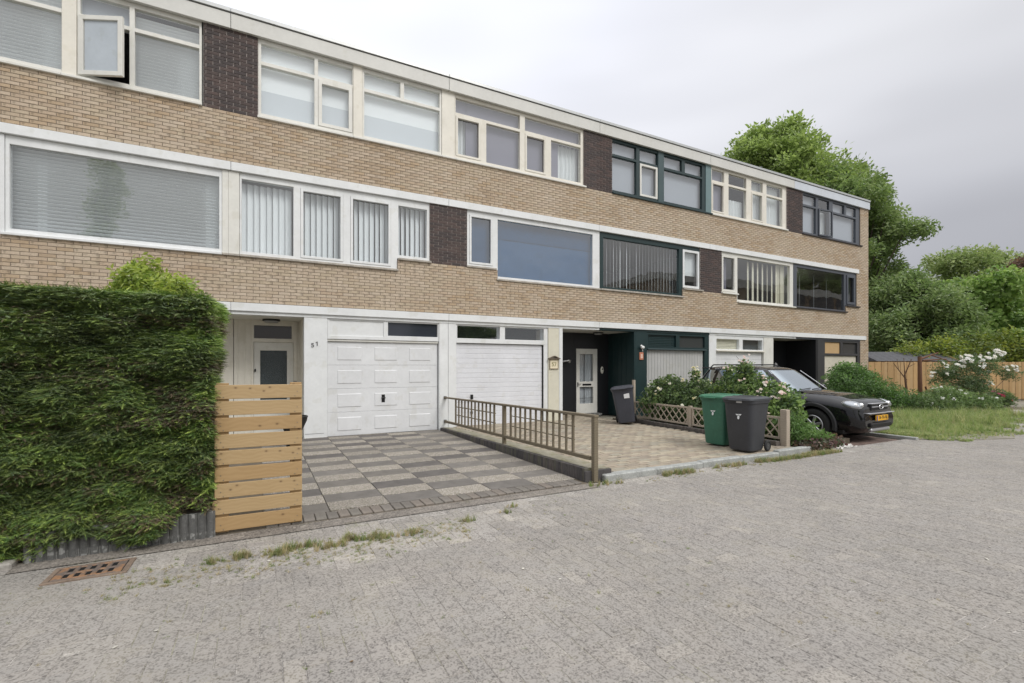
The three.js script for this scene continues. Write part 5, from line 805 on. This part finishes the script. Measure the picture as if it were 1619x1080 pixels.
{ const o = thing('light_green_shrub', 'bright yellow green shrub rising above the hedge top', 'shrub', [-1.12, 0, 3.5]); part(o, 'stem', limb([[0, 0, 0], [0.03, 1.2, 0], [0, 2.2, 0]], 0.04, 0.02), M.bark);
  foliage(o, 'foliage', LG, [{ c: [0, 2.24, 0], r: [0.38, 0.30, 0.36], n: 420 }, { c: [-0.16, 2.42, 0.02], r: [0.18, 0.2, 0.18], n: 110 }, { c: [0.18, 2.34, 0.1], r: [0.22, 0.2, 0.2], n: 100 }, { c: [-0.06, 2.6, -0.02], r: [0.09, 0.12, 0.09], n: 30 }, { c: [0, 1.9, 0], r: [0.34, 0.4, 0.34], n: 130 }], [[0.36, 0.44, 0.07], [0.42, 0.50, 0.09], [0.26, 0.36, 0.06]], 70); }

// ---- roses behind the lattice fence
function blooms(parent, spots, size, colours, seed, name = 'blossom') { // rosettes of petals
  const R = rng(seed), P = []; for (let k = 0; k < 3; k++) for (let i = 0; i < 6; i++) { const a = i / 6 * 6.283 + k * 0.5, r = 1 - k * 0.3, t = 0.25 + k * 0.35; const p = (f, w, h) => V(Math.cos(a + w) * f * r, h, Math.sin(a + w) * f * r); P.push([p(0, 0, 0), p(0.8, 0.42, t * 0.5), p(1, 0, t * 0.62)], [p(0, 0, 0), p(1, 0, t * 0.62), p(0.8, -0.42, t * 0.5)]); }
  const g = polys(P), q = new THREE.Quaternion(), ms = [], cs = []; for (const p of spots) { q.setFromUnitVectors(V(0, 1, 0), V((R() - 0.5) * 1.2 - 0.35, 0.7, (R() - 0.5) * 1.2 + 0.5).normalize()); const s = size * (0.7 + 0.6 * R()); ms.push(new THREE.Matrix4().compose(V(...p), q, V(s, s, s))); const c = colours[Math.floor(R() * colours.length)]; cs.push(rgb(...c)); }
  if (ms.length < 12) { ms.forEach((t, i) => { const m = part(parent, name, g, leafMat(cs[i].toArray(), { t: 0.25 })); m.applyMatrix4(t); }); return; }
  return copies(parent, name, g, leafMat([1, 1, 1], { t: 0.25 }), ms, cs, true);
}
function bush(name, label, pos, lobes, geo, colours, seed, o = {}) {
  const t = thing(name, label, o.category ?? 'bush', pos, 0, o.group), R = rng(seed + 5), st = []; for (const l of lobes.slice(0, 9)) st.push(...limb([[l.c[0] * 0.25 + (R() - 0.5) * 0.1, 0, l.c[2] * 0.25 + (R() - 0.5) * 0.1], [l.c[0] * 0.6, l.c[1] * 0.5, l.c[2] * 0.6], l.c], 0.014, 0.006));
  part(t, 'stem', st, o.stem ?? M.bark); foliage(t, 'foliage', geo, lobes, colours, seed, o);
  if (o.blooms) { const sp = []; for (let i = 0; i < o.blooms; i++) { const l = lobes[Math.floor(R() * lobes.length)], d = unitDir(R); d.y = Math.abs(d.y) * 0.9 + 0.1; d.z = d.z * 0.6 + 0.35; d.x = d.x * 0.7 - 0.3; d.normalize(); const k = o.cluster ?? 1, base = [l.c[0] + d.x * l.r[0] * 1.02, l.c[1] + d.y * l.r[1] * 1.02, l.c[2] + d.z * l.r[2] * 1.02]; for (let j = 0; j < k; j++) sp.push([base[0] + (R() - 0.5) * 0.14, base[1] + (R() - 0.5) * 0.10, base[2] + (R() - 0.5) * 0.14]); } blooms(t, sp, o.bloomSize ?? 0.035, o.bloomColours, seed + 9); }
  return t;
}
const roseG = [[0.11, 0.19, 0.055], [0.14, 0.23, 0.065], [0.19, 0.28, 0.08], [0.085, 0.15, 0.045]], leafG = [[0.19, 0.30, 0.07], [0.24, 0.35, 0.085], [0.14, 0.24, 0.055]];
bush('rose_bush', 'dark leaved bush with cream roses behind the lattice nearest the green porch', [9.15, 0.05, 1.6], [{ c: [-0.15, 0.55, 0], r: [0.5, 0.52, 0.6], n: 700 }, { c: [0.0, 0.85, 0.15], r: [0.45, 0.35, 0.5], n: 420 }, { c: [-0.1, 0.45, 0.9], r: [0.42, 0.45, 0.6], n: 520 }, { c: [0.1, 0.8, 0.95], r: [0.3, 0.33, 0.4], n: 260 }, { c: [0.15, 1.15, 0.75], r: [0.08, 0.28, 0.08], n: 40 }, { c: [-0.2, 0.3, 1.5], r: [0.35, 0.35, 0.4], n: 320 }], ROSE, roseG, 80, { blooms: 22, cluster: 2, bloomSize: 0.042, bloomColours: [[0.82, 0.78, 0.58], [0.85, 0.83, 0.72], [0.78, 0.70, 0.42]] });
bush('rose_bush', 'large pale pink flowering rose bush between the bins and the black car', [9.1, 0.05, 4.1], [{ c: [0, 0.45, -0.4], r: [0.55, 0.48, 0.7], n: 800 }, { c: [-0.05, 0.72, 0.35], r: [0.48, 0.38, 0.5], n: 520 }, { c: [-0.2, 0.40, 0.6], r: [0.42, 0.42, 0.4], n: 500 }, { c: [0.05, 0.85, -0.55], r: [0.42, 0.35, 0.5], n: 380 }, { c: [0.0, 1.28, -0.25], r: [0.13, 0.34, 0.13], n: 80 }, { c: [-0.1, 1.05, 0.25], r: [0.12, 0.26, 0.12], n: 60 }, { c: [0.25, 1.2, -0.8], r: [0.16, 0.26, 0.16], n: 60 }, { c: [0.05, 0.85, -0.15], r: [0.5, 0.4, 0.45], n: 420 }, { c: [-0.25, 0.65, 0.75], r: [0.28, 0.3, 0.25], n: 200 }], ROSE, [...leafG, [0.06, 0.12, 0.03]], 84, { blooms: 28, cluster: 4, bloomSize: 0.03, bloomColours: [[0.85, 0.72, 0.66], [0.86, 0.80, 0.74], [0.84, 0.66, 0.60]] });
bush('low_shrub', 'low bright green feathery shrub at the foot of the end post of the lattice', [8.75, 0.02, 5.25], [{ c: [-0.08, 0.22, -0.05], r: [0.34, 0.24, 0.26], n: 420 }, { c: [0.22, 0.13, 0.08], r: [0.28, 0.15, 0.2], n: 220 }, { c: [-0.15, 0.38, -0.2], r: [0.2, 0.2, 0.22], n: 160 }], NARROW, [[0.15, 0.28, 0.06], [0.12, 0.23, 0.05], [0.19, 0.31, 0.08]], 88, { scale: 0.6 });
bush('purple_groundcover', 'reddish brown trailing plant under the feathery green shrub', [8.85, 0.01, 5.5], [{ c: [-0.3, 0.07, 0.0], r: [0.25, 0.09, 0.1], n: 120 }, { c: [0.1, 0.08, 0.0], r: [0.3, 0.1, 0.12], n: 150 }, { c: [0.5, 0.08, -0.1], r: [0.24, 0.11, 0.15], n: 110 }], ROSE, [[0.13, 0.065, 0.055], [0.16, 0.10, 0.06], [0.08, 0.10, 0.04]], 90, { category: 'ground cover' });
// ---- shrubs right of the car and by the fence
bush('glossy_shrub', 'wide glossy green shrub behind the nose of the black car', [16.50, 0, 2.24], [{ c: [0, 0.65, 0], r: [1.0, 0.7, 0.8], n: 900 }, { c: [-0.8, 0.75, 0.1], r: [0.55, 0.65, 0.5], n: 420 }, { c: [0.75, 0.45, 0.3], r: [0.75, 0.55, 0.6], n: 520 }, { c: [-0.35, 1.2, 0], r: [0.45, 0.35, 0.45], n: 260 }, { c: [0.35, 1.05, 0], r: [0.4, 0.35, 0.4], n: 220 }, { c: [-0.85, 1.38, 0.1], r: [0.14, 0.22, 0.14], n: 40 }, { c: [1.4, 0.35, 0.6], r: [0.6, 0.4, 0.5], n: 300 }], LG, [[0.12, 0.24, 0.05], [0.16, 0.30, 0.06], [0.09, 0.18, 0.04]], 92, { scale: 1.1 });
bush('white_rose_bush', 'tall bush covered in white roses in front of the board fence', [22.76, 0, 2.83], [{ c: [0, 1.0, 0], r: [0.95, 0.62, 0.6], n: 430 }, { c: [-0.85, 1.3, -0.3], r: [0.45, 0.4, 0.4], n: 130 }, { c: [-1.15, 1.0, -0.4], r: [0.35, 0.4, 0.3], n: 80 }, { c: [0.6, 1.5, 0.3], r: [0.5, 0.35, 0.4], n: 120 }, { c: [-0.1, 1.6, 0], r: [0.5, 0.3, 0.4], n: 120 }, { c: [0.95, 1.85, 0.5], r: [0.2, 0.18, 0.2], n: 24 }, { c: [1.45, 1.2, 0.7], r: [0.4, 0.3, 0.3], n: 80 }, { c: [0.3, 0.6, 0.1], r: [0.8, 0.4, 0.5], n: 240 }], LG, [[0.13, 0.21, 0.07], [0.17, 0.25, 0.09], [0.10, 0.17, 0.055]], 96, { blooms: 58, cluster: 2, bloomSize: 0.065, bloomColours: [[0.86, 0.86, 0.82], [0.84, 0.82, 0.74], [0.86, 0.84, 0.80]] });
bush('pink_rose', 'small rose bush with deep pink flowers right of the white rose bush', [22.47, 0, 3.81], [{ c: [-0.1, 0.35, 0], r: [0.35, 0.28, 0.3], n: 150 }, { c: [0.25, 0.3, 0.05], r: [0.25, 0.22, 0.25], n: 80 }], LG, roseG, 98, { blooms: 5, bloomSize: 0.085, bloomColours: [[0.62, 0.06, 0.14], [0.6, 0.16, 0.26]] });
bush('white_flower_clump', 'spreading low green clump with small white flower heads below the white rose bush', [19.35, 0, 3.52], [{ c: [0.1, 0.25, 0], r: [1.05, 0.45, 0.5], n: 620 }, { c: [1.0, 0.22, 0.4], r: [0.75, 0.38, 0.5], n: 380 }, { c: [-0.9, 0.2, -0.2], r: [0.7, 0.38, 0.5], n: 360 }, { c: [0.2, 0.5, -0.2], r: [0.7, 0.3, 0.4], n: 260 }], NARROW, [[0.19, 0.29, 0.09], [0.23, 0.32, 0.11], [0.15, 0.24, 0.07]], 102, { blooms: 16, cluster: 3, bloomSize: 0.04, bloomColours: [[0.82, 0.83, 0.78]] });
bush('yellow_green_shrub', 'yellow green shrub row overtopping the board fence', [32.48, 0, -0.07], [{ c: [0, 2.2, 0], r: [1.4, 0.95, 0.8], n: 520 }, { c: [-1.8, 2.0, -0.6], r: [1.2, 0.85, 0.8], n: 420 }, { c: [1.6, 2.3, 0.7], r: [1.2, 1.0, 0.8], n: 420 }, { c: [-3.2, 1.8, -1.5], r: [1.1, 0.9, 0.8], n: 320 }, { c: [3.4, 2.0, 1.6], r: [1.5, 0.9, 0.9], n: 420 }], MID, [[0.26, 0.33, 0.04], [0.33, 0.38, 0.05], [0.18, 0.26, 0.05]], 106);
// ---- bare little trees by the fence
{ const o = thing('bare_shrub', 'brown leafless branching shrub standing before the board fence', 'bare shrub', [22.23, 0, 1.19]), d = [0.88, 0, 0.47]; const w = (a, b, c, e, r0, r1) => bar([d[0] * a, b, d[2] * a], [d[0] * c, e, d[2] * c], r0, 6, r1);
  part(o, 'trunk', [w(0, 0, 0.0, 0.6, 0.05, 0.045), w(0, 0.6, -0.06, 1.15, 0.045, 0.03), w(-0.06, 1.15, 0.2, 1.75, 0.028, 0.015), w(0, 0.95, -0.5, 1.6, 0.025, 0.012), w(-0.06, 1.15, -0.1, 1.8, 0.02, 0.01), w(-0.3, 1.32, -0.36, 1.75, 0.012, 0.008), w(0.08, 1.45, 0.34, 1.58, 0.012, 0.008)], std([0.13, 0.075, 0.045], 0.9)); }
{ const o = thing('bare_shrub', 'dead trunk with reddish broken branches left of the white rose bush', 'dead tree', [22.46, 0, 1.54]), d = [0.88, 0, 0.47]; const w = (a, b, c, e, r0, r1) => bar([d[0] * a, b, d[2] * a], [d[0] * c, e, d[2] * c], r0, 6, r1);
  part(o, 'trunk', [w(0, 0, -0.02, 1.85, 0.085, 0.07), w(0.4, 0, 0.2, 0.7, 0.04, 0.03), w(0.0, 1.75, 0.7, 2.0, 0.04, 0.02), w(0.1, 1.7, 1.0, 1.75, 0.035, 0.02), w(0.45, 1.9, 1.25, 1.62, 0.025, 0.015)], std([0.17, 0.085, 0.05], 0.9)); }
// ---- board fence, shed
{
  const o = thing('board_fence', 'honey coloured upright board fence at the end of the gardens', 'fence', [23.30, 0, -0.95], -Math.atan2(0.46639, 0.88458)), R = rng(111), bg = [0, 1, 2].map((k) => { const g = box(-0.068, 0.068, 0, 1.62, -0.01, 0.012, 0.004), u = g.attributes.uv; for (let i = 0; i < u.count; i++) { const a = u.getX(i); u.setXY(i, u.getY(i) + k * 0.4, a + k * 0.33); } return g; }), mats = [M.fenceWood, std([0.9, 0.86, 0.8], 0.75, { map: M.fenceWood.map }), std([1.05, 1, 0.92], 0.75, { map: M.fenceWood.map })];
  for (let i = 0; i < 92; i++) { const m = part(o, 'board', bg[Math.floor(R() * 3)], mats[Math.floor(R() * 3)]); m.position.set(i * 0.14, 0.04 + (R() - 0.5) * 0.02, (i % 2) * 0.014); }
  for (let i = 0; i < 8; i++) part(o, 'post', box(i * 1.8 - 0.05, i * 1.8 + 0.05, 0, 1.6, -0.13, -0.03, 0.005), M.fenceWood);
  for (const y of [0.35, 1.3]) part(o, 'rail', box(0, 12.8, y, y + 0.07, -0.03, -0.011, 0.003), M.fenceWood);
}
{
  const o = thing('garden_shed', 'dark felt roofed garden shed behind the board fence', 'shed', [28.31, 0, -1.70], -Math.atan2(0.46639, 0.88458));
  part(o, 'wall', box(-1.7, 1.7, 0, 1.75, -1.2, 1.0), M.fenceWood);
  part(o, 'roof', polys([[V(-1.95, 1.72, 1.2), V(1.95, 1.72, 1.2), V(1.95, 2.2, -0.1), V(-1.95, 2.2, -0.1)], [V(1.95, 1.72, -1.4), V(-1.95, 1.72, -1.4), V(-1.95, 2.2, -0.1), V(1.95, 2.2, -0.1)], [V(1.95, 1.72, 1.2), V(1.95, 1.72, -1.4), V(1.95, 2.2, -0.1)], [V(-1.95, 1.72, -1.4), V(-1.95, 1.72, 1.2), V(-1.95, 2.2, -0.1)], [V(-1.95, 1.72, 1.2), V(-1.95, 1.72, -1.4), V(1.95, 1.72, -1.4), V(1.95, 1.72, 1.2)]]), M.roofFelt);
  part(o, 'barge_board', [beam([1.97, 1.70, 1.22], [1.97, 2.22, -0.1], 0.025, 0.1), beam([1.97, 2.22, -0.1], [1.97, 1.70, -1.42], 0.025, 0.1)], M.fenceWood);
}
// ---- trees
const gA = [[0.31, 0.42, 0.11], [0.37, 0.48, 0.13], [0.25, 0.35, 0.085]], gB = [[0.23, 0.33, 0.10], [0.17, 0.26, 0.075], [0.31, 0.40, 0.15]], gC = [[0.31, 0.40, 0.13], [0.24, 0.33, 0.10], [0.37, 0.44, 0.16]], gD = [[0.26, 0.40, 0.09], [0.20, 0.33, 0.07], [0.34, 0.47, 0.12]];
tree('broadleaf_tree', 'tall bright green tree rising behind the roof of the terrace', [34.79, 0, -12.99], 18.5, 6.9, 6.5, { seed: 121, lobes: 40, leaf: BIG, colours: gA, dens: 58, lobe: 0.22, deep: 0.8, skew: 0.95, tufts: 9, scale: 1.25 });
tree('broadleaf_tree', 'mid green tree joining the tall tree to the one beside the end wall', [37.12, 0, -9.50], 15.6, 4.2, 5, { seed: 128, lobes: 30, leaf: BIG, colours: [...gA, ...gB], dens: 62, lobe: 0.26, skew: 0.9, tufts: 9, scale: 1.25 });
tree('broadleaf_tree', 'dense dark green tree beside the end wall of the terrace', [34.25, 0, -6.48], 13.2, 3.45, 0.6, { seed: 122, lobes: 46, leaf: MID, colours: [...gB, gA[2]], dens: 82, lobe: 0.25, skew: 0.8, tufts: 9, scale: 1.3 });
tree('broadleaf_tree', 'loose light green tree behind the round shrub beyond the fence', [47.31, 0, -5.25], 10.0, 4.4, 3.5, { seed: 123, lobes: 24, leaf: MID, colours: gC, dens: 62, scale: 1.35, lobe: 0.26, skew: 0.9, squash: 0.5, tufts: 7 });
tree('broadleaf_tree', 'round large leaved green tree standing just beyond the board fence', [36.63, 0, -1.84], 6.1, 3.5, 1.2, { seed: 124, lobes: 22, leaf: BROAD, colours: gD, dens: 115, lobe: 0.30, squash: 0.6 });
tree('broadleaf_tree', 'reddish brown leaved tree at the right edge of the picture', [43.89, 0, -1.40], 8.3, 2.3, 2.5, { seed: 125, lobes: 18, leaf: MID, colours: [[0.24, 0.13, 0.075], [0.19, 0.14, 0.07], [0.15, 0.085, 0.06]], dens: 120, lobe: 0.34 });
tree('broadleaf_tree', 'dark green shrubby tree filling the gap right of the end wall', [32.48, 0, -2.90], 6.2, 3.0, 0.6, { seed: 126, lobes: 20, leaf: MID, colours: gB, dens: 115, scale: 1.3, lobe: 0.32 });
tree('broadleaf_tree', 'green tree beyond the fence behind the reddish brown tree', [45.91, 0, 0.79], 8.5, 4.2, 1.5, { seed: 127, lobes: 22, leaf: MID, colours: gC, dens: 210, lobe: 0.34 });
{ const R = rng(131), ms = [], cs = [], e = new THREE.Euler(), q = new THREE.Quaternion(), f = thing('far_wood', 'dark mass of trees far behind the garden fence', 'wood'); f.userData.kind = 'stuff';
  for (let i = 0; i < 16000; i++) { const r = 5 + R() * 70, d = 46 + R() * 8, h = (4.5 + 3.0 * fbm(r / 60, 0.3, 10, 3, 133)) * Math.sqrt(R()); e.set(R() * 3, R() * 6, R() * 3); q.setFromEuler(e); const s = 1.8 + R(); ms.push(new THREE.Matrix4().compose(V(r * 0.88458 + d * 0.46639, h, 10.5 - d * 0.88458 + r * 0.46639), q, V(s, s, s))); const c = gB[Math.floor(R() * 3)], k = 0.7 + 0.5 * R(); cs.push(rgb(c[0] * k, c[1] * k, c[2] * k)); }
  copies(f, 'foliage', MID, leafWhite, ms, cs, true); }
// ---- grass verge, weeds, pebbles
const tuft = (n, h, lean, seed) => { const R = rng(seed), P = []; for (let i = 0; i < n; i++) { const a = R() * 6.283, L = h * (0.5 + 0.7 * R()), b = lean * (0.3 + R()), w = 0.0035 + 0.002 * R(), x = (R() - 0.5) * 0.05, z = (R() - 0.5) * 0.05, dx = Math.cos(a), dz = Math.sin(a), p = (t, s) => V(x + dx * b * L * t * t + s * dz * w * (1 - t), L * t * (1 - 0.25 * b * t), z + dz * b * L * t * t - s * dx * w * (1 - t)); P.push([p(0, -1), p(0, 1), p(0.55, 1)], [p(0, -1), p(0.55, 1), p(0.55, -1)], [p(0.55, -1), p(0.55, 1), p(1, 0)]); } return polys(P); };
const T1g = tuft(14, 0.11, 0.7, 141), T2g = tuft(12, 0.05, 1.1, 142), T3g = tuft(14, 0.24, 0.6, 143);
function scatter(parent, name, geo, list, colours, seed) { const R = rng(seed), ms = [], cs = [], e = new THREE.Euler(), q = new THREE.Quaternion(); for (const [x, z, s, y = 0] of list) { e.set((R() - 0.5) * 0.3, R() * 6.283, (R() - 0.5) * 0.3); q.setFromEuler(e); ms.push(new THREE.Matrix4().compose(V(x, y, z), q, V(s, s, s))); const c = colours[Math.floor(R() * colours.length)], k = 0.75 + 0.5 * R(); cs.push(rgb(c[0] * k, c[1] * k, c[2] * k)); } return copies(parent, name, geo, leafWhite, ms, cs, true); }
const grassC = [[0.30, 0.39, 0.11], [0.36, 0.43, 0.14], [0.45, 0.45, 0.20], [0.24, 0.34, 0.09]], dryC = [[0.40, 0.35, 0.16], [0.30, 0.32, 0.11], [0.20, 0.27, 0.07], [0.46, 0.39, 0.22]];
{
  const R = rng(151), g = thing('grass_verge', 'short green grass verge between the kerb and the rose bushes', 'grass'); g.userData.kind = 'stuff';
  const front = (x) => x < 13.6 ? lerp(5.75, 6.7, clamp((x - 11.7) / 1.9)) : lerp(6.7, 5.2, clamp((x - 13.6) / 5.2)), a = [], b = [];
  for (let i = 0; i < 24000; i++) { const x = 11.75 + 9.5 * R(), z = 1.0 + 5.9 * R(), f = front(x) + 1.1 * (fbm(x / 10, 0.5, 26, 3, 153) - 0.5); if (z > f) continue; const n = fbm(x / 12, z / 12, 12, 3, 155); (R() < 0.5 * n + (z < 4.6 ? 0.35 : 0.02) && x > 12.6 ? b : a).push([x, z, (0.35 + 1.7 * n * n + 0.5 * R() * R()) * (z > f - 0.4 ? 0.55 : 1), 0.005]); }
  for (let i = 0; i < 1500; i++) { const x = 12.4 + 8 * R(), z = 1.6 + 3.6 * R(); b.push([x, z, 0.9 + 1.0 * R() * R(), 0.005]); }
  scatter(g, 'grass', T1g, a, grassC, 157); scatter(g, 'tall_grass', T3g, b.filter((_, i) => i % 2 === 0), grassC, 158);
  struct('verge_soil', (() => { const s = new THREE.Shape([[11.74, 0.5], [11.74, 5.78], [12.3, 6.2], [13.6, 6.65], [15.5, 6.1], [18.6, 5.3], [22, 4.6], [22, 0.5]].map((p) => new THREE.Vector2(p[0], p[1]))); return metreUV(new THREE.ExtrudeGeometry(s, { depth: 0.03, bevelEnabled: false }).rotateX(Math.PI / 2).translate(0, 0.012, 0)); })(), M.dirt);
  const w = thing('road_weeds', 'dry grass and weed tufts along the gutter before the checkered drive', 'weeds'); w.userData.kind = 'stuff'; const l = [], m = [];
  for (const [x, z, n, sp] of [[-0.3, 6.27, 16, 0.05], [-0.12, 6.25, 34, 0.06], [0.10, 6.30, 36, 0.08], [0.22, 6.24, 26, 0.07], [0.36, 6.24, 26, 0.05], [0.52, 6.32, 30, 0.10], [0.68, 6.26, 30, 0.07], [0.85, 6.3, 34, 0.10], [0.96, 6.34, 26, 0.09], [1.2, 6.33, 26, 0.09], [1.75, 6.25, 12, 0.06], [2.2, 6.2, 9, 0.05], [2.35, 6.05, 10, 0.06]]) for (let i = 0; i < n; i++) l.push([x + (R() + R() - 1) * 1.3 * sp, z + (R() + R() - 1) * 0.9 * sp, 0.3 + 0.75 * R() * R(), 0]);
  for (let i = 0; i < 520; i++) { const x = -0.9 + 2.6 * R(), z = 6.3 + 0.35 * (R() + R() - 1) + 0.1; m.push([x, z, 0.22 + 0.4 * R(), -0.004]); }
  for (let i = 0; i < 260; i++) m.push([-2.2 + 6 * R(), 6.1 + 3.4 * Math.pow(R(), 1.4), 0.16 + 0.3 * R(), -0.004]);
  scatter(w, 'weed', T1g, l, dryC, 161); scatter(w, 'moss', T2g, m, dryC, 162);
  const w2 = thing('kerb_weeds', 'dry weeds growing along the kerb of the tan brick drive', 'weeds'); w2.userData.kind = 'stuff'; const k = [], kk = [];
  for (const [x, n] of [[3.75, 10], [3.9, 12], [5.0, 40], [5.25, 50], [6.0, 14], [6.3, 26], [6.9, 36], [7.2, 50], [7.5, 60], [7.8, 90], [8.1, 90], [8.4, 80], [8.7, 40]]) for (let i = 0; i < n; i++) k.push([x + (R() - 0.5) * 0.34, 5.68 + 0.12 * R() + (x > 7 ? 0.06 : 0), 0.35 + 0.55 * R(), 0]);
  for (let i = 0; i < 120; i++) kk.push([4.3 + 4.3 * R(), 5.72 + 0.2 * R(), 0.2 + 0.4 * R(), 0]);
  scatter(w2, 'weed', T1g, k, dryC, 164); scatter(w2, 'moss', T2g, kk, dryC, 165);
  const p = thing('white_pebbles', 'scatter of white pebbles where the brown drive meets the road', 'pebbles'); p.userData.kind = 'stuff'; const pm = [], pc = []; for (let i = 0; i < 420; i++) { const s = 0.012 + 0.016 * R(); pm.push(new THREE.Matrix4().compose(V(9.05 + 0.55 * (R() + R() - 0.6), s * 0.4, 5.50 + 0.2 * (R() + R() - 1)), new THREE.Quaternion().setFromEuler(new THREE.Euler(R() * 3, R() * 3, R() * 3)), V(s, s * 0.6, s * 0.9))); const c = 0.55 + 0.3 * R(); pc.push(rgb(c, c * 0.97, c * 0.92)); } copies(p, 'pebble', new THREE.IcosahedronGeometry(1, 0), std(1, 0.8), pm, pc, true);
  const s2 = thing('fallen_leaves', 'pale grit and dead leaf scraps lying on the road', 'litter'); s2.userData.kind = 'stuff'; const lm = [], lc = []; for (let i = 0; i < 60; i++) { const s = 0.006 + 0.013 * R(); lm.push(new THREE.Matrix4().compose(V(-3 + 14 * R(), 0.004, 5.9 + 4.4 * Math.pow(R(), 0.8)), new THREE.Quaternion().setFromEuler(new THREE.Euler((R() - 0.5) * 0.5, R() * 6, (R() - 0.5) * 0.5)), V(s, s * 0.25, s * 0.7))); const c = 0.4 + 0.25 * R(), t = R(); lc.push(t < 0.2 ? rgb(0.2, 0.13, 0.07) : rgb(c, c * 0.95, c * 0.84)); } copies(s2, 'scrap', new THREE.IcosahedronGeometry(1, 0), std(1, 0.9), lm, lc, true);
}
// ---- what the windows mirror: the terrace across the road, a poplar and garden trees
{
  const o = thing('opposite_terrace', 'flat roofed brick terrace across the road mirrored in the windows', 'house', [44, 0, 14.5]);
  part(o, 'wall', box(-19, 19, 0, 7.9, 0, 8), std([0.33, 0.25, 0.17], 0.9, { map: tBrick })); part(o, 'fascia', box(-19.1, 19.1, 7.7, 8.2, -0.1, 8.1), M.fascia); part(o, 'beam', [box(-19, 19, 5.2, 5.4, -0.05, 0), box(-19, 19, 2.5, 2.7, -0.05, 0)], M.white);
  for (let i = 0; i < 9; i++) for (const y of [0, 1]) part(o, 'window', box(-18 + i * 4.2, -14.6 + i * 4.2, 3.7 + y * 2.6, 5.1 + y * 2.6, -0.03, 0), phys([0.03, 0.035, 0.04], 0.05));
}
tree('poplar', 'narrow poplar across the road mirrored in the wide blind window', [-8.0, 0, 25], 13.0, 0.9, 1.5, { seed: 171, lobes: 30, leaf: MID, colours: gA, dens: 120, lobe: 0.55 });
tree('broadleaf_tree', 'green garden tree across the road mirrored in the charcoal framed window', [64, 0, 25], 15, 5, 4, { seed: 172, lobes: 20, leaf: BIG, colours: gB, dens: 150, lobe: 0.36 });
tree('broadleaf_tree', 'green garden tree across the road mirrored in the garage transoms', [13, 0, 24], 5.2, 3.2, 1, { seed: 173, lobes: 18, leaf: BIG, colours: gB, dens: 150, lobe: 0.36 });

renderer.render(scene, camera);
